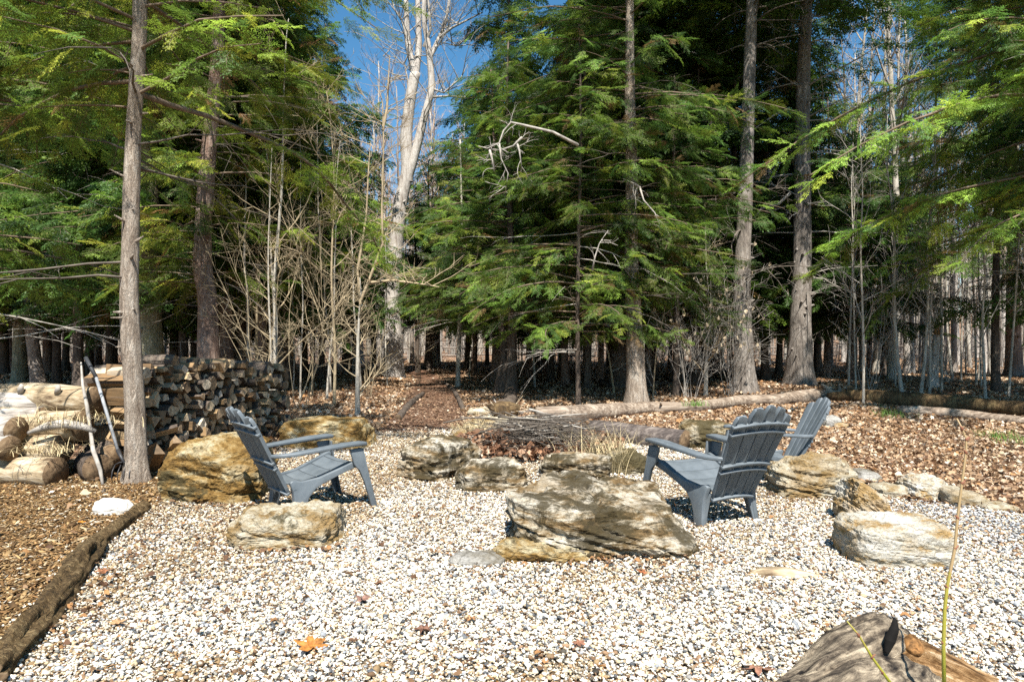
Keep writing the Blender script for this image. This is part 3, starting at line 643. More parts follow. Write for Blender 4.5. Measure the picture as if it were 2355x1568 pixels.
# forked maple
def maple():
    d = KK / (866 - HZ); x = (905 - 1177) / F * d; loc = Vector((x, d, gz(x, d))); root = empty('maple_tree', loc, 'big pale barked maple forking into several stems against the blue sky', 'maple tree')
    R = random.Random(5)
    s1 = [loc] + [dp(a, b, d) for a, b in ((904, 780), (902, 660), (910, 560), (920, 470), (936, 397), (934, 320), (944, 225), (955, 170))]
    trunk_part(s1, .36, .21, M['bark_maple'], root, loc, 16, .5, 3, .10)
    stems = [([(955, 178), (938, 100), (935, 40), (930, -60), (915, -200)], .15, .05), ([(954, 180), (962, 120), (962, 50), (960, -80), (975, -220)], .16, .05),
             ([(938, 410), (950, 370), (975, 270), (992, 200), (985, 110), (975, 40), (980, -90), (990, -220)], .20, .05), ([(990, 130), (1008, 90), (1022, 60), (1034, 0), (1045, -80)], .10, .03),
             ([(1010, 88), (1040, 65), (1080, 45), (1110, 30)], .06, .02), ([(994, 205), (1020, 215), (1060, 180), (1075, 150)], .05, .015), ([(990, 225), (1030, 222), (1070, 225), (1095, 190)], .05, .015),
             ([(937, 95), (925, 50), (905, 20), (895, -40)], .06, .02), ([(975, 110), (990, 70), (985, 0), (1000, -60)], .08, .02), ([(943, 210), (930, 150), (905, 140), (880, 130)], .03, .01), ([(1000, 110), (1020, 100), (1050, 108), (1075, 90)], .03, .01)]
    mb = MB()
    for pts, ra, rb in stems:
        dd = d + R.uniform(-.3, .3); w2 = [dp(a, b, dd if i else d) for i, (a, b) in enumerate(pts)]
        if ra > .09: trunk_part(w2, ra, rb, M['bark_maple'], root, loc, 10, 0, R.random() * 9, .08, 'stem')
        else: mb.tube([p - loc for p in w2], [ra + (rb - ra) * i / (len(w2) - 1) for i in range(len(w2))], 6, cap=False)
        for k in range(9 if ra > .09 else 6):
            i = R.randint(0, len(w2) - 2); p = w2[i].lerp(w2[i + 1], R.random()) - loc; az = R.uniform(0, 6.28)
            grow(mb, p, (math.cos(az) * .8, math.sin(az) * .8, R.uniform(.1, .9)), R.uniform(1.2, 3.0), .022, 2, R, .04, .22, (3, 6))
    b = mb.build('branches', M['deadpale'], root); b['kind'] = 'stuff'
maple()

# big pines with bare dead limbs
def pine(px, py, H, r0, label, path, mat='bark_pine', seed=1, nl=46, hb=2.5, cb=10.5):
    d = KK / (py - HZ); x = (px - 1177) / F * d; loc = Vector((x, d, gz(x, d))); root = empty('pine_tree', loc, label, 'pine tree'); R = random.Random(seed)
    wp = [loc] + [dp(a, b, d) for a, b in path]; top = wp[-1]
    while top.z < H: top = top + Vector((R.uniform(-.06, .06), 0, 2)); wp.append(top)
    _, at, T = trunk_part(wp, r0, .06, M[mat], root, loc, 20, .45, seed, .07, seglen=.2); mb = MB()
    for i in range(nl):
        h = R.uniform(hb, H * .8); az = R.uniform(0, 6.28); L = R.uniform(.8, 3.2); dr = Vector((math.cos(az), math.sin(az), R.uniform(-.15, .45)))
        grow(mb, at(h), dr, L, R.uniform(.014, .034), 2, R, -.05, .20, (2, 5), (.3, .6), (30, 70))
    b = mb.build('branches', M['deadpale' if seed % 2 else 'twigdark'], root); b['kind'] = 'stuff'
    pts = []; rot = []; scl = []
    for i in range(1500):
        h = R.uniform(cb, H); az = R.uniform(0, 6.28); L = (1 - (h - cb) / (H - cb + 1)) * 3.4 * math.sqrt(R.random()) + .3
        p = at(min(h, T)) + Vector((math.cos(az) * L, math.sin(az) * L, R.uniform(-.2, .4))); pts.append(tuple(p)); rot.append((R.uniform(-.5, .4), R.uniform(-.5, .5), az - math.pi / 2 + R.uniform(-.9, .9))); scl.append(R.uniform(.5, .95))
    scatter('crown', SPC, [M['needle'], M['twig']], pts, np.array(rot), np.array(scl), palette(len(pts), NEEDLE, (30, 34, 10, 20, 0)), root, kind=None)
pine(1712, 902, 20, .27, 'tall rough grey pine trunk left of the thickest one striped by branch shadows', [(1708, 760), (1706, 640), (1712, 480), (1718, 300), (1724, 100), (1728, 0)], seed=2)
pine(1838, 888, 22, .35, 'thickest straight grey pine trunk standing just behind the fallen log', [(1840, 760), (1844, 600), (1844, 400), (1846, 200), (1852, 0)], seed=3, nl=60)
pine(1645, 862, 20, .27, 'reddish pine trunk with a broken pale patch left of the two big grey trunks', [(1645, 640), (1640, 420), (1636, 240), (1636, 0)], 'bark_red', seed=4, nl=70)
pine(2332, 868, 20, .27, 'tall straight trunk near the right edge of the open bare wood', [(2328, 700), (2330, 500), (2325, 300)], 'bark_red', seed=5, nl=34, cb=12)

# thin bare saplings and small trees one can tell apart
bare(640, 838, 12.5, .13, 'pale sapling with two upright stems rising beside the broken snag', 'sapling', path=[(634, 700), (640, 560), (645, 420), (652, 250), (655, 100)], d=16, seed=1, nb=22, hb=.12, lvl=2, Lr=.2, r0=.06) if False else None
SAP = [(632, 16, [(634, 760), (632, 640), (648, 430), (652, 260), (658, 100)], .062, 'pale double stemmed sapling standing right of the broken snag', 18),
       (626, 16.5, [(630, 720), (622, 560), (618, 400), (610, 330)], .05, 'thin sapling crossing just in front of the broken snag', 14),
       (768, 15.5, [(770, 800), (762, 640), (768, 420), (758, 260), (750, 210)], .040, 'very thin straight yellowish sapling left of the forked one', 22),
       (822, 13.3, [(822, 820), (826, 720), (830, 680)], .055, 'small forked bare tree standing behind the golden slab', 10),
       (572, 17, [(570, 700), (562, 600), (566, 420), (560, 360)], .055, 'slim grey bare tree behind the far half of the firewood stack', 14),
       (588, 17.5, [(592, 640), (596, 560)], .05, 'short slim bare tree leaning right behind the firewood stack', 12),
       (718, 18, [(720, 700), (726, 560)], .028, 'whippy bare sapling right of the firewood stack', 18),
       (1622, 18, [(1624, 820), (1626, 780), (1628, 700)], .062, 'short pale beech stem beside the tallest grey pine trunk', 16),
       (1412, 19, [(1400, 820), (1388, 760)], .035, 'thin bent dark sapling left of the sunlit hemlock trunk', 12),
       (1500, 17, [(1510, 800), (1530, 700)], .022, 'thin crooked sapling right of the sunlit hemlock trunk', 14)]
for i, (px, d, path, r0, lab, nb) in enumerate(SAP):
    H = {0: 9, 1: 5.5, 2: 7.4, 3: 2.7, 4: 7, 5: 4.8, 6: 5.5, 7: 4.6, 8: 3.6, 9: 3.8}[i]
    t = bare(px, 0, H, r0, lab, 'sapling', 'bark_pale' if i in (0, 1, 3, 4, 7) else 'sapling', 'sapling' if i not in (8, 9) else 'deadpale', d=d, path=path, seed=60 + i, nb=nb, hb=.10, lvl=2, Lr=.26, name='bare_sapling', ang=(30, 75))
    if i == 3:   # the fork of the small tree: two long upright stems
        mb = MB(); R = random.Random(3); loc = t.location
        for pts in ([(830, 690), (850, 640), (880, 560), (878, 480), (882, 330), (880, 240), (870, 200)], [(829, 700), (822, 620), (842, 500), (848, 380), (852, 330)], [(880, 300), (890, 250), (893, 190), (896, 130)], [(848, 650), (900, 645), (960, 652), (1010, 660)]):
            w2 = [dp(a, b, d) - loc for a, b in pts]; mb.tube(w2, [.032 * (1 - .75 * k / (len(w2) - 1)) for k in range(len(w2))], 6, cap=False)
            for k in range(16):
                j = R.randint(0, len(w2) - 2); az = R.uniform(0, 6.28); grow(mb, w2[j].lerp(w2[j + 1], R.random()), (math.cos(az), math.sin(az), .4), R.uniform(.5, 1.3), .008, 1, R, .05, .2, (3, 6))
        o = mb.build('stem', M['sapling'], t); o['kind'] = 'stuff'
# thicket of wiry shoots around the saplings
for i, (px, d, H, nb, lab) in enumerate([(600, 14.5, 4.2, 4, 'wiry tan shrub behind the far end of the firewood stack'), (690, 15, 4.6, 5, 'wiry reddish shrub with arching shoots right of the firewood stack'), (850, 18, 3.0, 4, 'low tangled bare shrub between the small forked tree and the big maple'),
                                      (960, 22, 3.6, 4, 'bare twiggy shrub leaning over the start of the woodland path'), (1585, 17.5, 3.4, 12, 'bare beech shrub with a few bleached leaves behind the long fallen log'), (1680, 18, 4.2, 14, 'spreading bare shrub in front of the tallest grey pine trunk'), (2000, 19, 3.4, 10, 'sparse bare shrub behind the right fallen log'),
                                      (2180, 22, 5.5, 12, 'tall thin bare shrub in the sunny wood right of the splintered snag')]):
    x = (px - 1177) / F * d; loc = Vector((x, d, gz(x, d))); t = empty('bare_shrub', loc, lab, 'shrub'); R = random.Random(90 + i); mb = MB()
    for k in range(nb):
        az = R.uniform(0, 6.28); grow(mb, (R.uniform(-.15, .15), R.uniform(-.15, .15), 0), (math.cos(az) * .28, math.sin(az) * .28, 1), H * R.uniform(.5, 1.0), .0065, 2, R, .03, .14, (4, 7), (.25, .45), (25, 65))
    o = mb.build('stem', M['sapling'] if i < 4 else M['deadpale'], t); o['kind'] = 'stuff'
    if i in (4, 5):
        vs = [Vector(v) for v in mb.v[::max(1, len(mb.v) // 70)] if v[2] > 1.2]; n = len(vs)
        scatter('leaf', LEAFT, [M['litter']], [tuple(v) for v in vs], np.stack([NR.uniform(1.2, 1.9, n), NR.uniform(-.5, .5, n), NR.uniform(0, 6.28, n)], 1), np.full(n, .10), palette(n, [(.62, .50, .34)], [1]), t)

# pale dead limbs hanging in the green
for i, (lab, d, runs) in enumerate([('pale twisted dead limb with hanging stubs in the middle of the green foliage', 14.6, [([(1330, 335), (1270, 305), (1200, 290), (1175, 283), (1158, 300), (1148, 330), (1120, 342), (1100, 338)], .034), ([(1200, 318), (1180, 335), (1150, 345), (1120, 342)], .028), ([(1125, 342), (1132, 370), (1136, 395)], .03), ([(1188, 325), (1194, 350), (1200, 392)], .028), ([(1148, 332), (1152, 365), (1168, 400), (1162, 440)], .02)]),
    ('thin pale dead branch dangling right of the sunlit ridged trunk', 15.2, [([(1470, 430), (1480, 460), (1505, 490), (1515, 515), (1518, 540)], .022), ([(1470, 430), (1450, 420), (1430, 410)], .03)]),
    ('bleached dead branch rising through the low sprays left of the sunlit ridged trunk', 14.0, [([(1362, 622), (1368, 590), (1378, 560), (1398, 530)], .022)]),
    ('crooked dead branch reaching left from the thickest grey pine', 21.5, [([(1815, 445), (1790, 470), (1750, 480), (1720, 520), (1700, 560)], .05), ([(1815, 250), (1780, 265), (1730, 300), (1700, 330)], .04), ([(1815, 100), (1770, 110), (1700, 105), (1620, 140)], .035)])]):
    o = dp(*runs[0][0][0], d); t = empty('dead_limb', o, lab, 'dead branch'); R = random.Random(300 + i); mb = MB()
    for pts, r0 in runs:
        q = [dp(a, b, d) - o + Vector((0, R.uniform(-.06, .06), 0)) for a, b in pts]; n = len(q); mb.tube(q, [r0 * (1 - .7 * k / (n - 1)) for k in range(n)], 7, rough=.15, cap=True)
        for k in range(5): j = R.randint(0, n - 2); grow(mb, q[j].lerp(q[j + 1], R.random()), (R.uniform(-1, 1), R.uniform(-.5, .5), R.uniform(-.8, .5)), R.uniform(.2, .6), .008, 1, R, -.05, .25, (2, 4))
    mb.build('wood', M['deadpale'], t)['kind'] = 'stuff'
# broken snags
def snag(px, py, pts, r0, r1, label, mat, d=None, seed=1, split=None):
    if d is None: d = KK / (py - HZ)
    x = (px - 1177) / F * d; loc = Vector((x, d, gz(x, d))); t = empty('broken_snag', loc, label, 'snag')
    wp = [loc] + [dp(a, b, d) for a, b in pts]; trunk_part(wp, r0, r1, M[mat], t, loc, 14, .5, seed, .10, seglen=.12)
    R = random.Random(seed); mb = MB(); top = wp[-1] - loc
    for k in range(9):
        a = k * .7; b = top + Vector((math.cos(a) * r1 * .8, math.sin(a) * r1 * .8, -.15)); mb.tube([b, b + Vector((R.uniform(-.02, .02), R.uniform(-.02, .02), R.uniform(.2, .55)))], [r1 * .34, .004], 4, cap=False)
    mb.build('splinter', split or M['bark_hem'], t)['kind'] = 'stuff'
M['fresh'] = m_wood('fresh_split_wood', (.30, .15, .05), (.50, .28, .11), (.62, .42, .22), 2)
snag(640, 885, [(636, 700), (630, 450), (622, 330), (617, 225)], .20, .10, 'weathered dead trunk with a broken off top among the left saplings', 'bark_pine', 21, 4)
snag(2143, 896, [(2146, 840), (2152, 790), (2156, 770)], .15, .11, 'short snapped trunk with raw orange break in the sunny wood', 'bark_maple', None, 6, M['fresh'])
snag(1160, 905, [(1162, 860), (1160, 800), (1152, 740)], .24, .07, 'dark decayed snag with a torn split base beside the path', 'bark_dark', 18.8, 7)

# open bare wood at right and beyond: copied trees
def copy_tree(root, loc, rz, s, label, group):
    r = root.copy(); COL.objects.link(r); r.location = loc; r.rotation_euler = (0, 0, rz); r.scale = (s, s, s * RND.uniform(.9, 1.1)); r['label'] = label; r['group'] = group
    for ch in list(root.children):
        c = ch.copy(); COL.objects.link(c); c.parent = r
    return r
protos = []
for i in range(9):
    mats = ['bark_pale', 'bark_maple', 'bark_pine', 'bark_pale', 'bark_hem'][i % 5]
    protos.append(bare(2050 + 36 * i, 0, RND.uniform(14, 19), RND.uniform(.07, .16), 'slender bare tree in the sunny wood ' + where(2050 + 36 * i) + ('' if i % 2 else ', pinkish'), 'tree', mats, ['deadpale', 'pinktwig', 'sapling'][i % 3], d=24 + 1.7 * i + (i % 3) * 3, seed=120 + i, nb=16, hb=.38, lvl=2, Lr=.22, group='slender bare trees in the right wood', topr=.25))
smalls = [bare(1985 + 90 * i, 0, RND.uniform(5, 8), RND.uniform(.03, .05), 'thin bare pole tree behind the right fallen log, ' + where(1985 + 90 * i), 'tree', 'bark_pale', 'deadpale', d=15.5 + 1.5 * i, seed=140 + i, nb=16, hb=.2, lvl=1, Lr=.2, group='thin pole trees behind the right log') for i in range(4)]
def scatter_copies(src, N, px0, px1, d0, d1, label, group, sc=(.8, 1.15), seed=1, avoid=None):
    R = random.Random(seed)
    for i in range(N):
        d = d0 + (d1 - d0) * R.random(); px = R.uniform(px0, px1); x = (px - 1177) / F * d
        copy_tree(R.choice(src), (x, d, gz(x, d) - .05), R.uniform(0, 6.28), R.uniform(*sc), label + ' ' + where(px, d, d0 + (d1 - d0) * .33, d0 + (d1 - d0) * .67), group)
scatter_copies(smalls, 26, 1930, 2500, 17, 30, 'thin bare pole tree', 'thin pole trees behind the right log', seed=2)
mids = [bare(620 + 70 * i, 0, RND.uniform(6, 9), RND.uniform(.025, .042), 'thin straight bare pole ' + where(620 + 70 * i) + ', nearer', 'tree', 'bark_pale', 'sapling', d=15.5 + 1.5 * i, seed=150 + i, nb=18, hb=.15, lvl=1, Lr=.13, group='thin straight poles at left of centre', ang=(35, 70)) for i in range(4)]
scatter_copies(mids, 9, 520, 900, 16, 27, 'thin straight bare pole', 'thin straight poles at left of centre', seed=12)
scatter_copies(mids, 9, 950, 1900, 19, 30, 'thin straight bare pole', 'thin straight poles under the central hemlocks', seed=13)
scatter_copies(protos, 78, 1930, 2600, 26, 60, 'slender bare sunny trunk', 'slender bare trees in the right wood', seed=3)
scatter_copies(protos, 110, -250, 1930, 40, 66, 'slender pale trunk glimpsed'  , 'bare trees beyond the hemlocks', (.75, 1.), seed=4)
scatter_copies(smalls, 60, -100, 1930, 36, 60, 'thin bare understorey tree' , 'thin trees by the far fence', (.7, 1.1), seed=5)
pinks = [bare(px, 0, H, .15, lab, 'tree', 'bark_maple', 'pinktwig', d=d, seed=200 + i, nb=30, hb=.30, lvl=2, Lr=.24, ang=(15, 42), topr=.2) for i, (px, d, H, lab) in enumerate([
    (832, 44, 16, 'tall pinkish budding bare tree in the gap left of the forked maple'), (885, 50, 18, 'pale budding bare tree directly behind the fork of the maple'), (1010, 46, 18.5, 'tall pinkish budding bare tree just right of the forked maple'), (1065, 52, 18, 'lower pinkish bare tree between the maple and the narrow hemlock top'), (800, 38, 13, 'tan twiggy bare tree in the gap behind the yellowish saplings'), (858, 33, 12, 'tan bare tree with fine twigs just left of the maple trunk'), (815, 30, 10, 'lower tan bare tree behind the small forked tree'), (1000, 35, 13, 'tan bare tree just right of the maple stems'), (2075, 50, 19, 'pinkish bare tree filling the blue gap at upper right'), (2125, 56, 19, 'fainter pinkish bare tree in the blue gap at upper right')])]
# the far wood, one mass
def far_tpl(seed):
    R = random.Random(seed); mb = MB(); H = R.uniform(15, 20)
    q = [Vector((0, 0, -.3))]
    for k in range(8): q.append(q[-1] + Vector((R.uniform(-.15, .15), R.uniform(-.15, .15), H / 8)))
    mb.tube(q, [.16 * (1 - .8 * k / 8) for k in range(9)], 5, 0, cap=False)
    for k in range(15):
        f = .35 + .6 * R.random(); p = q[int(f * 8)]; az = R.uniform(0, 6.28); grow(mb, p, (math.cos(az) * .6, math.sin(az) * .6, .9), R.uniform(2, 4), .03, 1, R, .03, .15, (5, 8), mi=1, sides=(3, 3, 3, 3))
    return mb.v, mb.f, mb.mi
n = 1900; d_ = NR.uniform(58, 190, n); px_ = NR.uniform(-500, 2900, n); X = (px_ - 1177) / F * d_
fw = scatter('far_wood', [far_tpl(k) for k in range(4)], [M['bark_pale'], M['pinktwig']], np.column_stack([X, d_, np.array([gz(a, b) for a, b in zip(X, d_)])]), np.stack([np.zeros(n), np.zeros(n), NR.uniform(0, 6.28, n)], 1), NR.uniform(.75, 1.05, n), np.ones((n, 3)))
info(fw, 'leafless grey wood closing the view beyond the fence', 'forest')

def brush_tpl(seed):
    R = random.Random(seed); mb = MB()
    for k in range(9):
        a = R.uniform(0, 6.28); grow(mb, (R.uniform(-.3, .3), R.uniform(-.3, .3), 0), (math.cos(a) * .5, math.sin(a) * .5, 1), R.uniform(1.2, 3.0), .016, 1, R, .0, .2, (5, 8), (.3, .5), (20, 60), 0, (3, 3, 3, 3))
    return mb.v, mb.f, mb.mi
n = 700; d_ = 24 + 70 * NR.uniform(0, 1, n) ** .8; px_ = NR.uniform(-400, 2800, n); X = (px_ - 1177) / F * d_; k_ = (np.abs(X) > 1.5) | (d_ > 34); X, d_ = X[k_], d_[k_]; n = len(X)
br = scatter('underbrush', [brush_tpl(k) for k in range(4)], [M['deadpale']], np.column_stack([X, d_, np.array([gz(a, b) for a, b in zip(X, d_)])]), np.stack([np.zeros(n), np.zeros(n), NR.uniform(0, 6.28, n)], 1), NR.uniform(.35, 1.1, n), np.ones((n, 3)))
info(br, 'low bare twiggy underbrush growing through the wood', 'underbrush')
# far split rail fence
fl = empty('rail_fence', (0, 46, 0), 'long low split rail fence running through the wood far behind the hemlocks', 'fence')
pm = MB(); pm.tube([(0, 0, -.1), (0.01, 0, .6), (0, 0, 1.15)], [.07, .065, .06], 6); rm = MB(); rm.tube([(-1.6, 0, 0), (-.5, .02, .02), (.6, 0, -.02), (1.6, 0, .01)], [.05, .055, .05, .045], 5)
p0 = pm.build('post', M['bark_hem'], fl); r0_ = rm.build('rail', M['bark_hem'], fl)
for i in range(27):
    x = -40 + i * 3.1; z = gz(x, 46)
    o = p0 if i == 0 else p0.copy()
    if i: COL.objects.link(o)
    o.location = (x, RND.uniform(-.05, .05), z)
    for k, h in enumerate((.45, .95)):
        o = r0_ if (i == 0 and k == 0) else r0_.copy()
        if i or k: COL.objects.link(o)
        o.location = (x + 1.55, .03, gz(x + 1.55, 46) + h + RND.uniform(-.04, .04)); o.rotation_euler = (0, RND.uniform(-.02, .02), 0)

# ------------------------------------------------------------------ rocks
def rock(px0, px1, yt, yb, dep, mat, label, seed=1, sub=5, n=3.4, cuts=7, rough=.10, name='boulder', strata=.5, rz=0, cat='boulder', sink=.05, hmul=1., slope=0, sx=1.):
    R = random.Random(seed * 7 + 1); d = KK / (yb - HZ); cuts += 3; n += .6; dc = d + dep * .5
    xc = ((px0 + px1) / 2 - 1177) / F * (d + dep * .38); wd = (px1 - px0) / F * (d + dep * .38) * sx
    zt = (EYE - (yt - HZ) / F * (d + dep * .62)) * hmul; h = max(zt, .03)
    v = ICO[sub][0].copy(); f = ICO[sub][1]
    a = np.abs(v); v = v / ((a ** n).sum(1) ** (1 / n))[:, None]
    for k in range(cuts):
        t = R.uniform(0, 6.28); nz = R.uniform(-.1, .9); q = np.array([math.cos(t), math.sin(t), nz]); q /= np.linalg.norm(q)
        sup = (np.abs(q).sum()) * R.uniform(.62, .84); e = v @ q - sup; v = v - np.outer(np.maximum(e, 0) * .96, q)
    out = []; off = Vector((seed * 3.3, seed * 1.7, 0)); S = Vector((wd / 2, dep / 2, h * .75)); big = max(wd, h, .2)
    mn = v.min(0); mx = v.max(0); v = (v - (mn + mx) / 2) / ((mx - mn) / 2)
    for p in v:
        w_ = Vector((p[0] * S.x, p[1] * S.y, p[2] * S.z)); nn = Vector(p).normalized()
        s = w_ / big * 2.2 + off; st = Vector((s.x * .6, s.y * .6, s.z * 4 + .8 * s.x))
        a1 = mnoise.fractal(s, .9, 2.1, 4); a2 = mnoise.fractal(st * 1.2, .8, 2.0, 3); a3 = mnoise.fractal(s * 5, .6, 2.1, 5); cr = 1 - min(1, abs(mnoise.noise(st * 1.1 + off)) * 9)
        dsp = min(big, 1.1) * rough * (.42 * a1 + strata * .60 * a2 + .26 * a3 - .35 * cr * strata)
        w_ = w_ + nn * dsp; out.append((w_.x, w_.y, w_.z + h * .25 + slope * w_.x))
    loc = (xc, dc, 0)
    o = mesh_obj(name, out, f, mat, loc=loc, smooth=sub < 5); o.rotation_euler = (0, 0, rz)
    return info(o, label, cat)
rock(378, 612, 1003, 1168, 1.0, ROCK_GOLD, 'big rounded golden brown boulder behind the left grey chair', 1, 6, 2.6, 6, .09, rz=.15)
rock(648, 858, 960, 1037, .8, ROCK_GOLD, 'long squared ochre slab behind the left chair near the path', 2, 5, 4.5, 4, .07)
rock(533, 786, 1163, 1274, .66, ROCK_CREAM, 'cream angular rock on the gravel in front of the left chair', 3, 6, 3.6, 8, .10, rz=.1)
rock(1166, 1594, 1108, 1296, 1.5, ROCK_SLAB, 'largest flat layered limestone boulder in the middle foreground', 4, 6, 3.6, 7, .085, strata=1.35, slope=-.08)
rock(1127, 1372, 1237, 1304, .30, ROCK_GOLD, 'low rusty brown rock tucked against the largest boulder', 5, 5, 2.8, 6, .10)
rock(1028, 1162, 1270, 1312, .22, ROCK_GREY, 'flat grey stone sunk in gravel left of the low rusty rock', 6, 4, 2.6, 5, .10, name='stone', cat='stone')
rock(940, 1080, 1005, 1112, .95, ROCK_SLAB, 'long mossy fire pit stone on the left of the ring', 7, 5, 3, 6, .11, rz=-.5, strata=1)
rock(1044, 1212, 1055, 1137, .50, ROCK_SLAB, 'pale undercut fire pit stone at the front left of the ring', 8, 5, 3.6, 6, .10)
rock(1236, 1402, 1045, 1106, .55, ROCK_SLAB, 'white streaked fire pit stone directly behind the largest boulder', 9, 5, 3.4, 7, .09, strata=1)
rock(1385, 1487, 1034, 1097, .6, ROCK_MOSS, 'rounded dark mossy stone at the right of the fire ring', 10, 5, 2.6, 5, .10)
rock(1040, 1200, 982, 1012, .5, ROCK_CREAM, 'half hidden cream stone at the back left of the fire ring', 11, 4, 3, 6, .10)
rock(1063, 1236, 955, 985, .35, ROCK_CREAM, 'long pale stone lying behind the fire ring', 12, 5, 3.6, 5, .10)
rock(1075, 1135, 937, 958, .3, ROCK_CREAM, 'small yellowish stone beside the uprooted stump', 13, 4, 3, 6, .10, name='stone', cat='stone')
rock(1563, 1690, 966, 1036, .7, ROCK_MOSS, 'moss topped rock at the end of the dark log behind the right chair', 14, 5, 2.8, 6, .12)
rock(1776, 1978, 1048, 1152, .62, ROCK_CREAM, 'flat topped tan boulder with mossy side right of the chairs', 15, 6, 4.0, 6, .09, strata=1)
rock(1950, 2178, 1184, 1316, .50, ROCK_WHITE, 'big block of cream white rock on the gravel at right', 47, 6, 5.0, -2, .06, sx=1.0)
rock(1938, 2046, 1112, 1222, .42, ROCK_WHITE, 'upright jagged white rock behind the cream white block', 17, 6, 2.8, 8, .13, slope=-.55)
rock(2086, 2178, 1091, 1156, .45, ROCK_WHITE, 'squat white edging rock with a dark left side by the leaves', 18, 5, 2.8, 7, .11)
rock(1962, 2020, 1078, 1112, .4, ROCK_GREY, 'low grey edging stone next to the flat topped boulder', 19, 4, 2.8, 6, .10, name='stone', cat='stone')
rock(2004, 2090, 1113, 1149, .3, ROCK_CREAM, 'low dark streaked edging stone left of the squat white rock', 20, 4, 3.2, 6, .12, name='stone', cat='stone', strata=1)
rock(2172, 2274, 1124, 1170, .35, ROCK_CREAM, 'sloping tan edging stone crossed by the tall green stem', 21, 4, 3, 6, .10, name='stone', cat='stone', slope=-.2)
rock(2258, 2336, 1154, 1181, .22, ROCK_CREAM, 'thin flat edging stone nearest the right edge', 22, 4, 2.8, 5, .08, name='stone', cat='stone')
rock(1890, 1935, 955, 986, .35, ROCK_GREY, 'round grey stone lying in the leaves behind the far chair', 23, 4, 2.6, 5, .10, name='stone', cat='stone')
rock(1918, 1950, 972, 988, .2, ROCK_WHITE, 'small white stone touching the round grey one in the leaves', 24, 4, 2.6, 5, .10, name='stone', cat='stone')
rock(206, 296, 1148, 1188, .24, m_rock('bright_white_stone', (.80, .78, .72), (.70, .67, .60), (.55, .47, .33), (.3, .25, .18), .10, .0), 'small bright white stone on the wood chips by the rotten log', 28, 4, 2.6, 5, .12, name='stone', cat='stone')
rock(1600, 1622, 850, 868, .3, ROCK_GREY, 'small dark stone in the shaded leaves deep in the wood', 26, 3, 2.6, 5, .10, name='stone', cat='stone')

# ------------------------------------------------------------------ logs
M['weath'] = m_wood('weathered_log', (.07, .05, .035), (.25, .19, .14), (.44, .37, .29), 0, var=.1)
M['weathy'] = m_wood('peeled_log_wood', (.09, .055, .03), (.44, .34, .21), (.66, .58, .44), 0, var=.3)
M['charred'] = m_wood('dark_weathered_log', (.03, .025, .022), (.10, .08, .07), (.24, .20, .17), 0, var=.1)
M['endgrain'] = m_wood('sawn_end', (.07, .045, .025), (.17, .11, .06), (.27, .19, .11), 0, var=.3)
def log(name, pts, rad, mat, label, cat='log', sides=20, rough=.16, seed=1, endmat=None, stubs=0, sub=8):
    pts = [Vector(p) for p in pts]; loc = pts[0].copy(); loc.z = 0; q = []; rr = []
    for i in range(len(pts) - 1):
        p0 = pts[max(i - 1, 0)]; p1 = pts[i]; p2 = pts[i + 1]; p3 = pts[min(i + 2, len(pts) - 1)]
        for k in range(sub):
            u = k / sub; q.append(.5 * ((2 * p1) + (p2 - p0) * u + (2 * p0 - 5 * p1 + 4 * p2 - p3) * u * u + (-p0 + 3 * p1 - 3 * p2 + p3) * u ** 3) - loc); rr.append(rad[i] + (rad[i + 1] - rad[i]) * u)
    q.append(pts[-1] - loc); rr.append(rad[-1]); mb = MB(); mb.tube(q, rr, sides, 0, True, rough, seed, 1); R = random.Random(seed)
    o = mb.build(name, [mat, endmat or M['endgrain']], loc=loc); info(o, label, cat)
    for k in range(stubs):
        i = R.randint(2, len(q) - 3); a = R.uniform(-.6, .9); s = MB(); dr = Vector((R.uniform(-.3, .3), -math.cos(a), math.sin(a) + .3)).normalized(); b = q[i] + dr * rr[i] * .8
        s.tube([b, b + dr * rr[i] * .5, b + dr * rr[i] * R.uniform(.7, 1.3)], [rr[i] * .28, rr[i] * .2, rr[i] * .1], 8); s.build('stub', mat, o)
    return o
def G(px, py, z=0): x, y = gp(px, py, z); return Vector((x, y, z + gz(x, y)))
def along(pxs, r, lift=.8):                  # log points given by (px, bottom py)
    return [G(a, b, 0) + Vector((0, 0, rr * lift)) for (a, b), rr in zip(pxs, r)]
r = [.16, .17, .15, .13, .12, .13, .15, .18]; log('fallen_log', along([(1232, 974), (1310, 972), (1400, 960), (1500, 948), (1600, 946), (1700, 934), (1790, 930), (1870, 922)], r, .85), r, M['weath'], 'long curving grey fallen log running behind the fire pit to the pine trunks', seed=3, stubs=2, sub=10)
r = [.12, .17, .17, .16, .16]; log('fallen_log', along([(1905, 922), (1990, 928), (2120, 938), (2240, 946), (2420, 962)], r, .9), r, M['rot'], 'thick brown fallen log crossing the right side behind the leaf carpet', seed=5, stubs=1)
r = [.10, .11, .11, .10]; log('fallen_log', along([(2060, 958), (2160, 962), (2260, 970), (2420, 985)], r, .5), r, M['weath'], 'lower half sunk log just in front of the thick brown one', seed=6)
r = [.17, .18, .17]; log('fallen_log', along([(1362, 1008), (1470, 1022), (1576, 1036)], r, .6), r, M['charred'], 'short blackened log between the fire pit and the mossy rock', seed=7, rough=.10)
r = [.075, .078, .070, .085, .06]; log('rotten_log', along([(-40, 1590), (60, 1475), (135, 1385), (190, 1300), (225, 1255)], r, .55), r, M['rottan'], 'crumbling dark rotten log edging the gravel at lower left', seed=8, rough=.55, sides=40, sub=30)
r = [.055, .065, .055]; log('rotten_log', along([(212, 1275), (270, 1225), (335, 1175)], r, .6), r, M['rottan'], 'shorter split rotten log pointing toward the big golden boulder', seed=9, rough=.42, sides=32, sub=26)
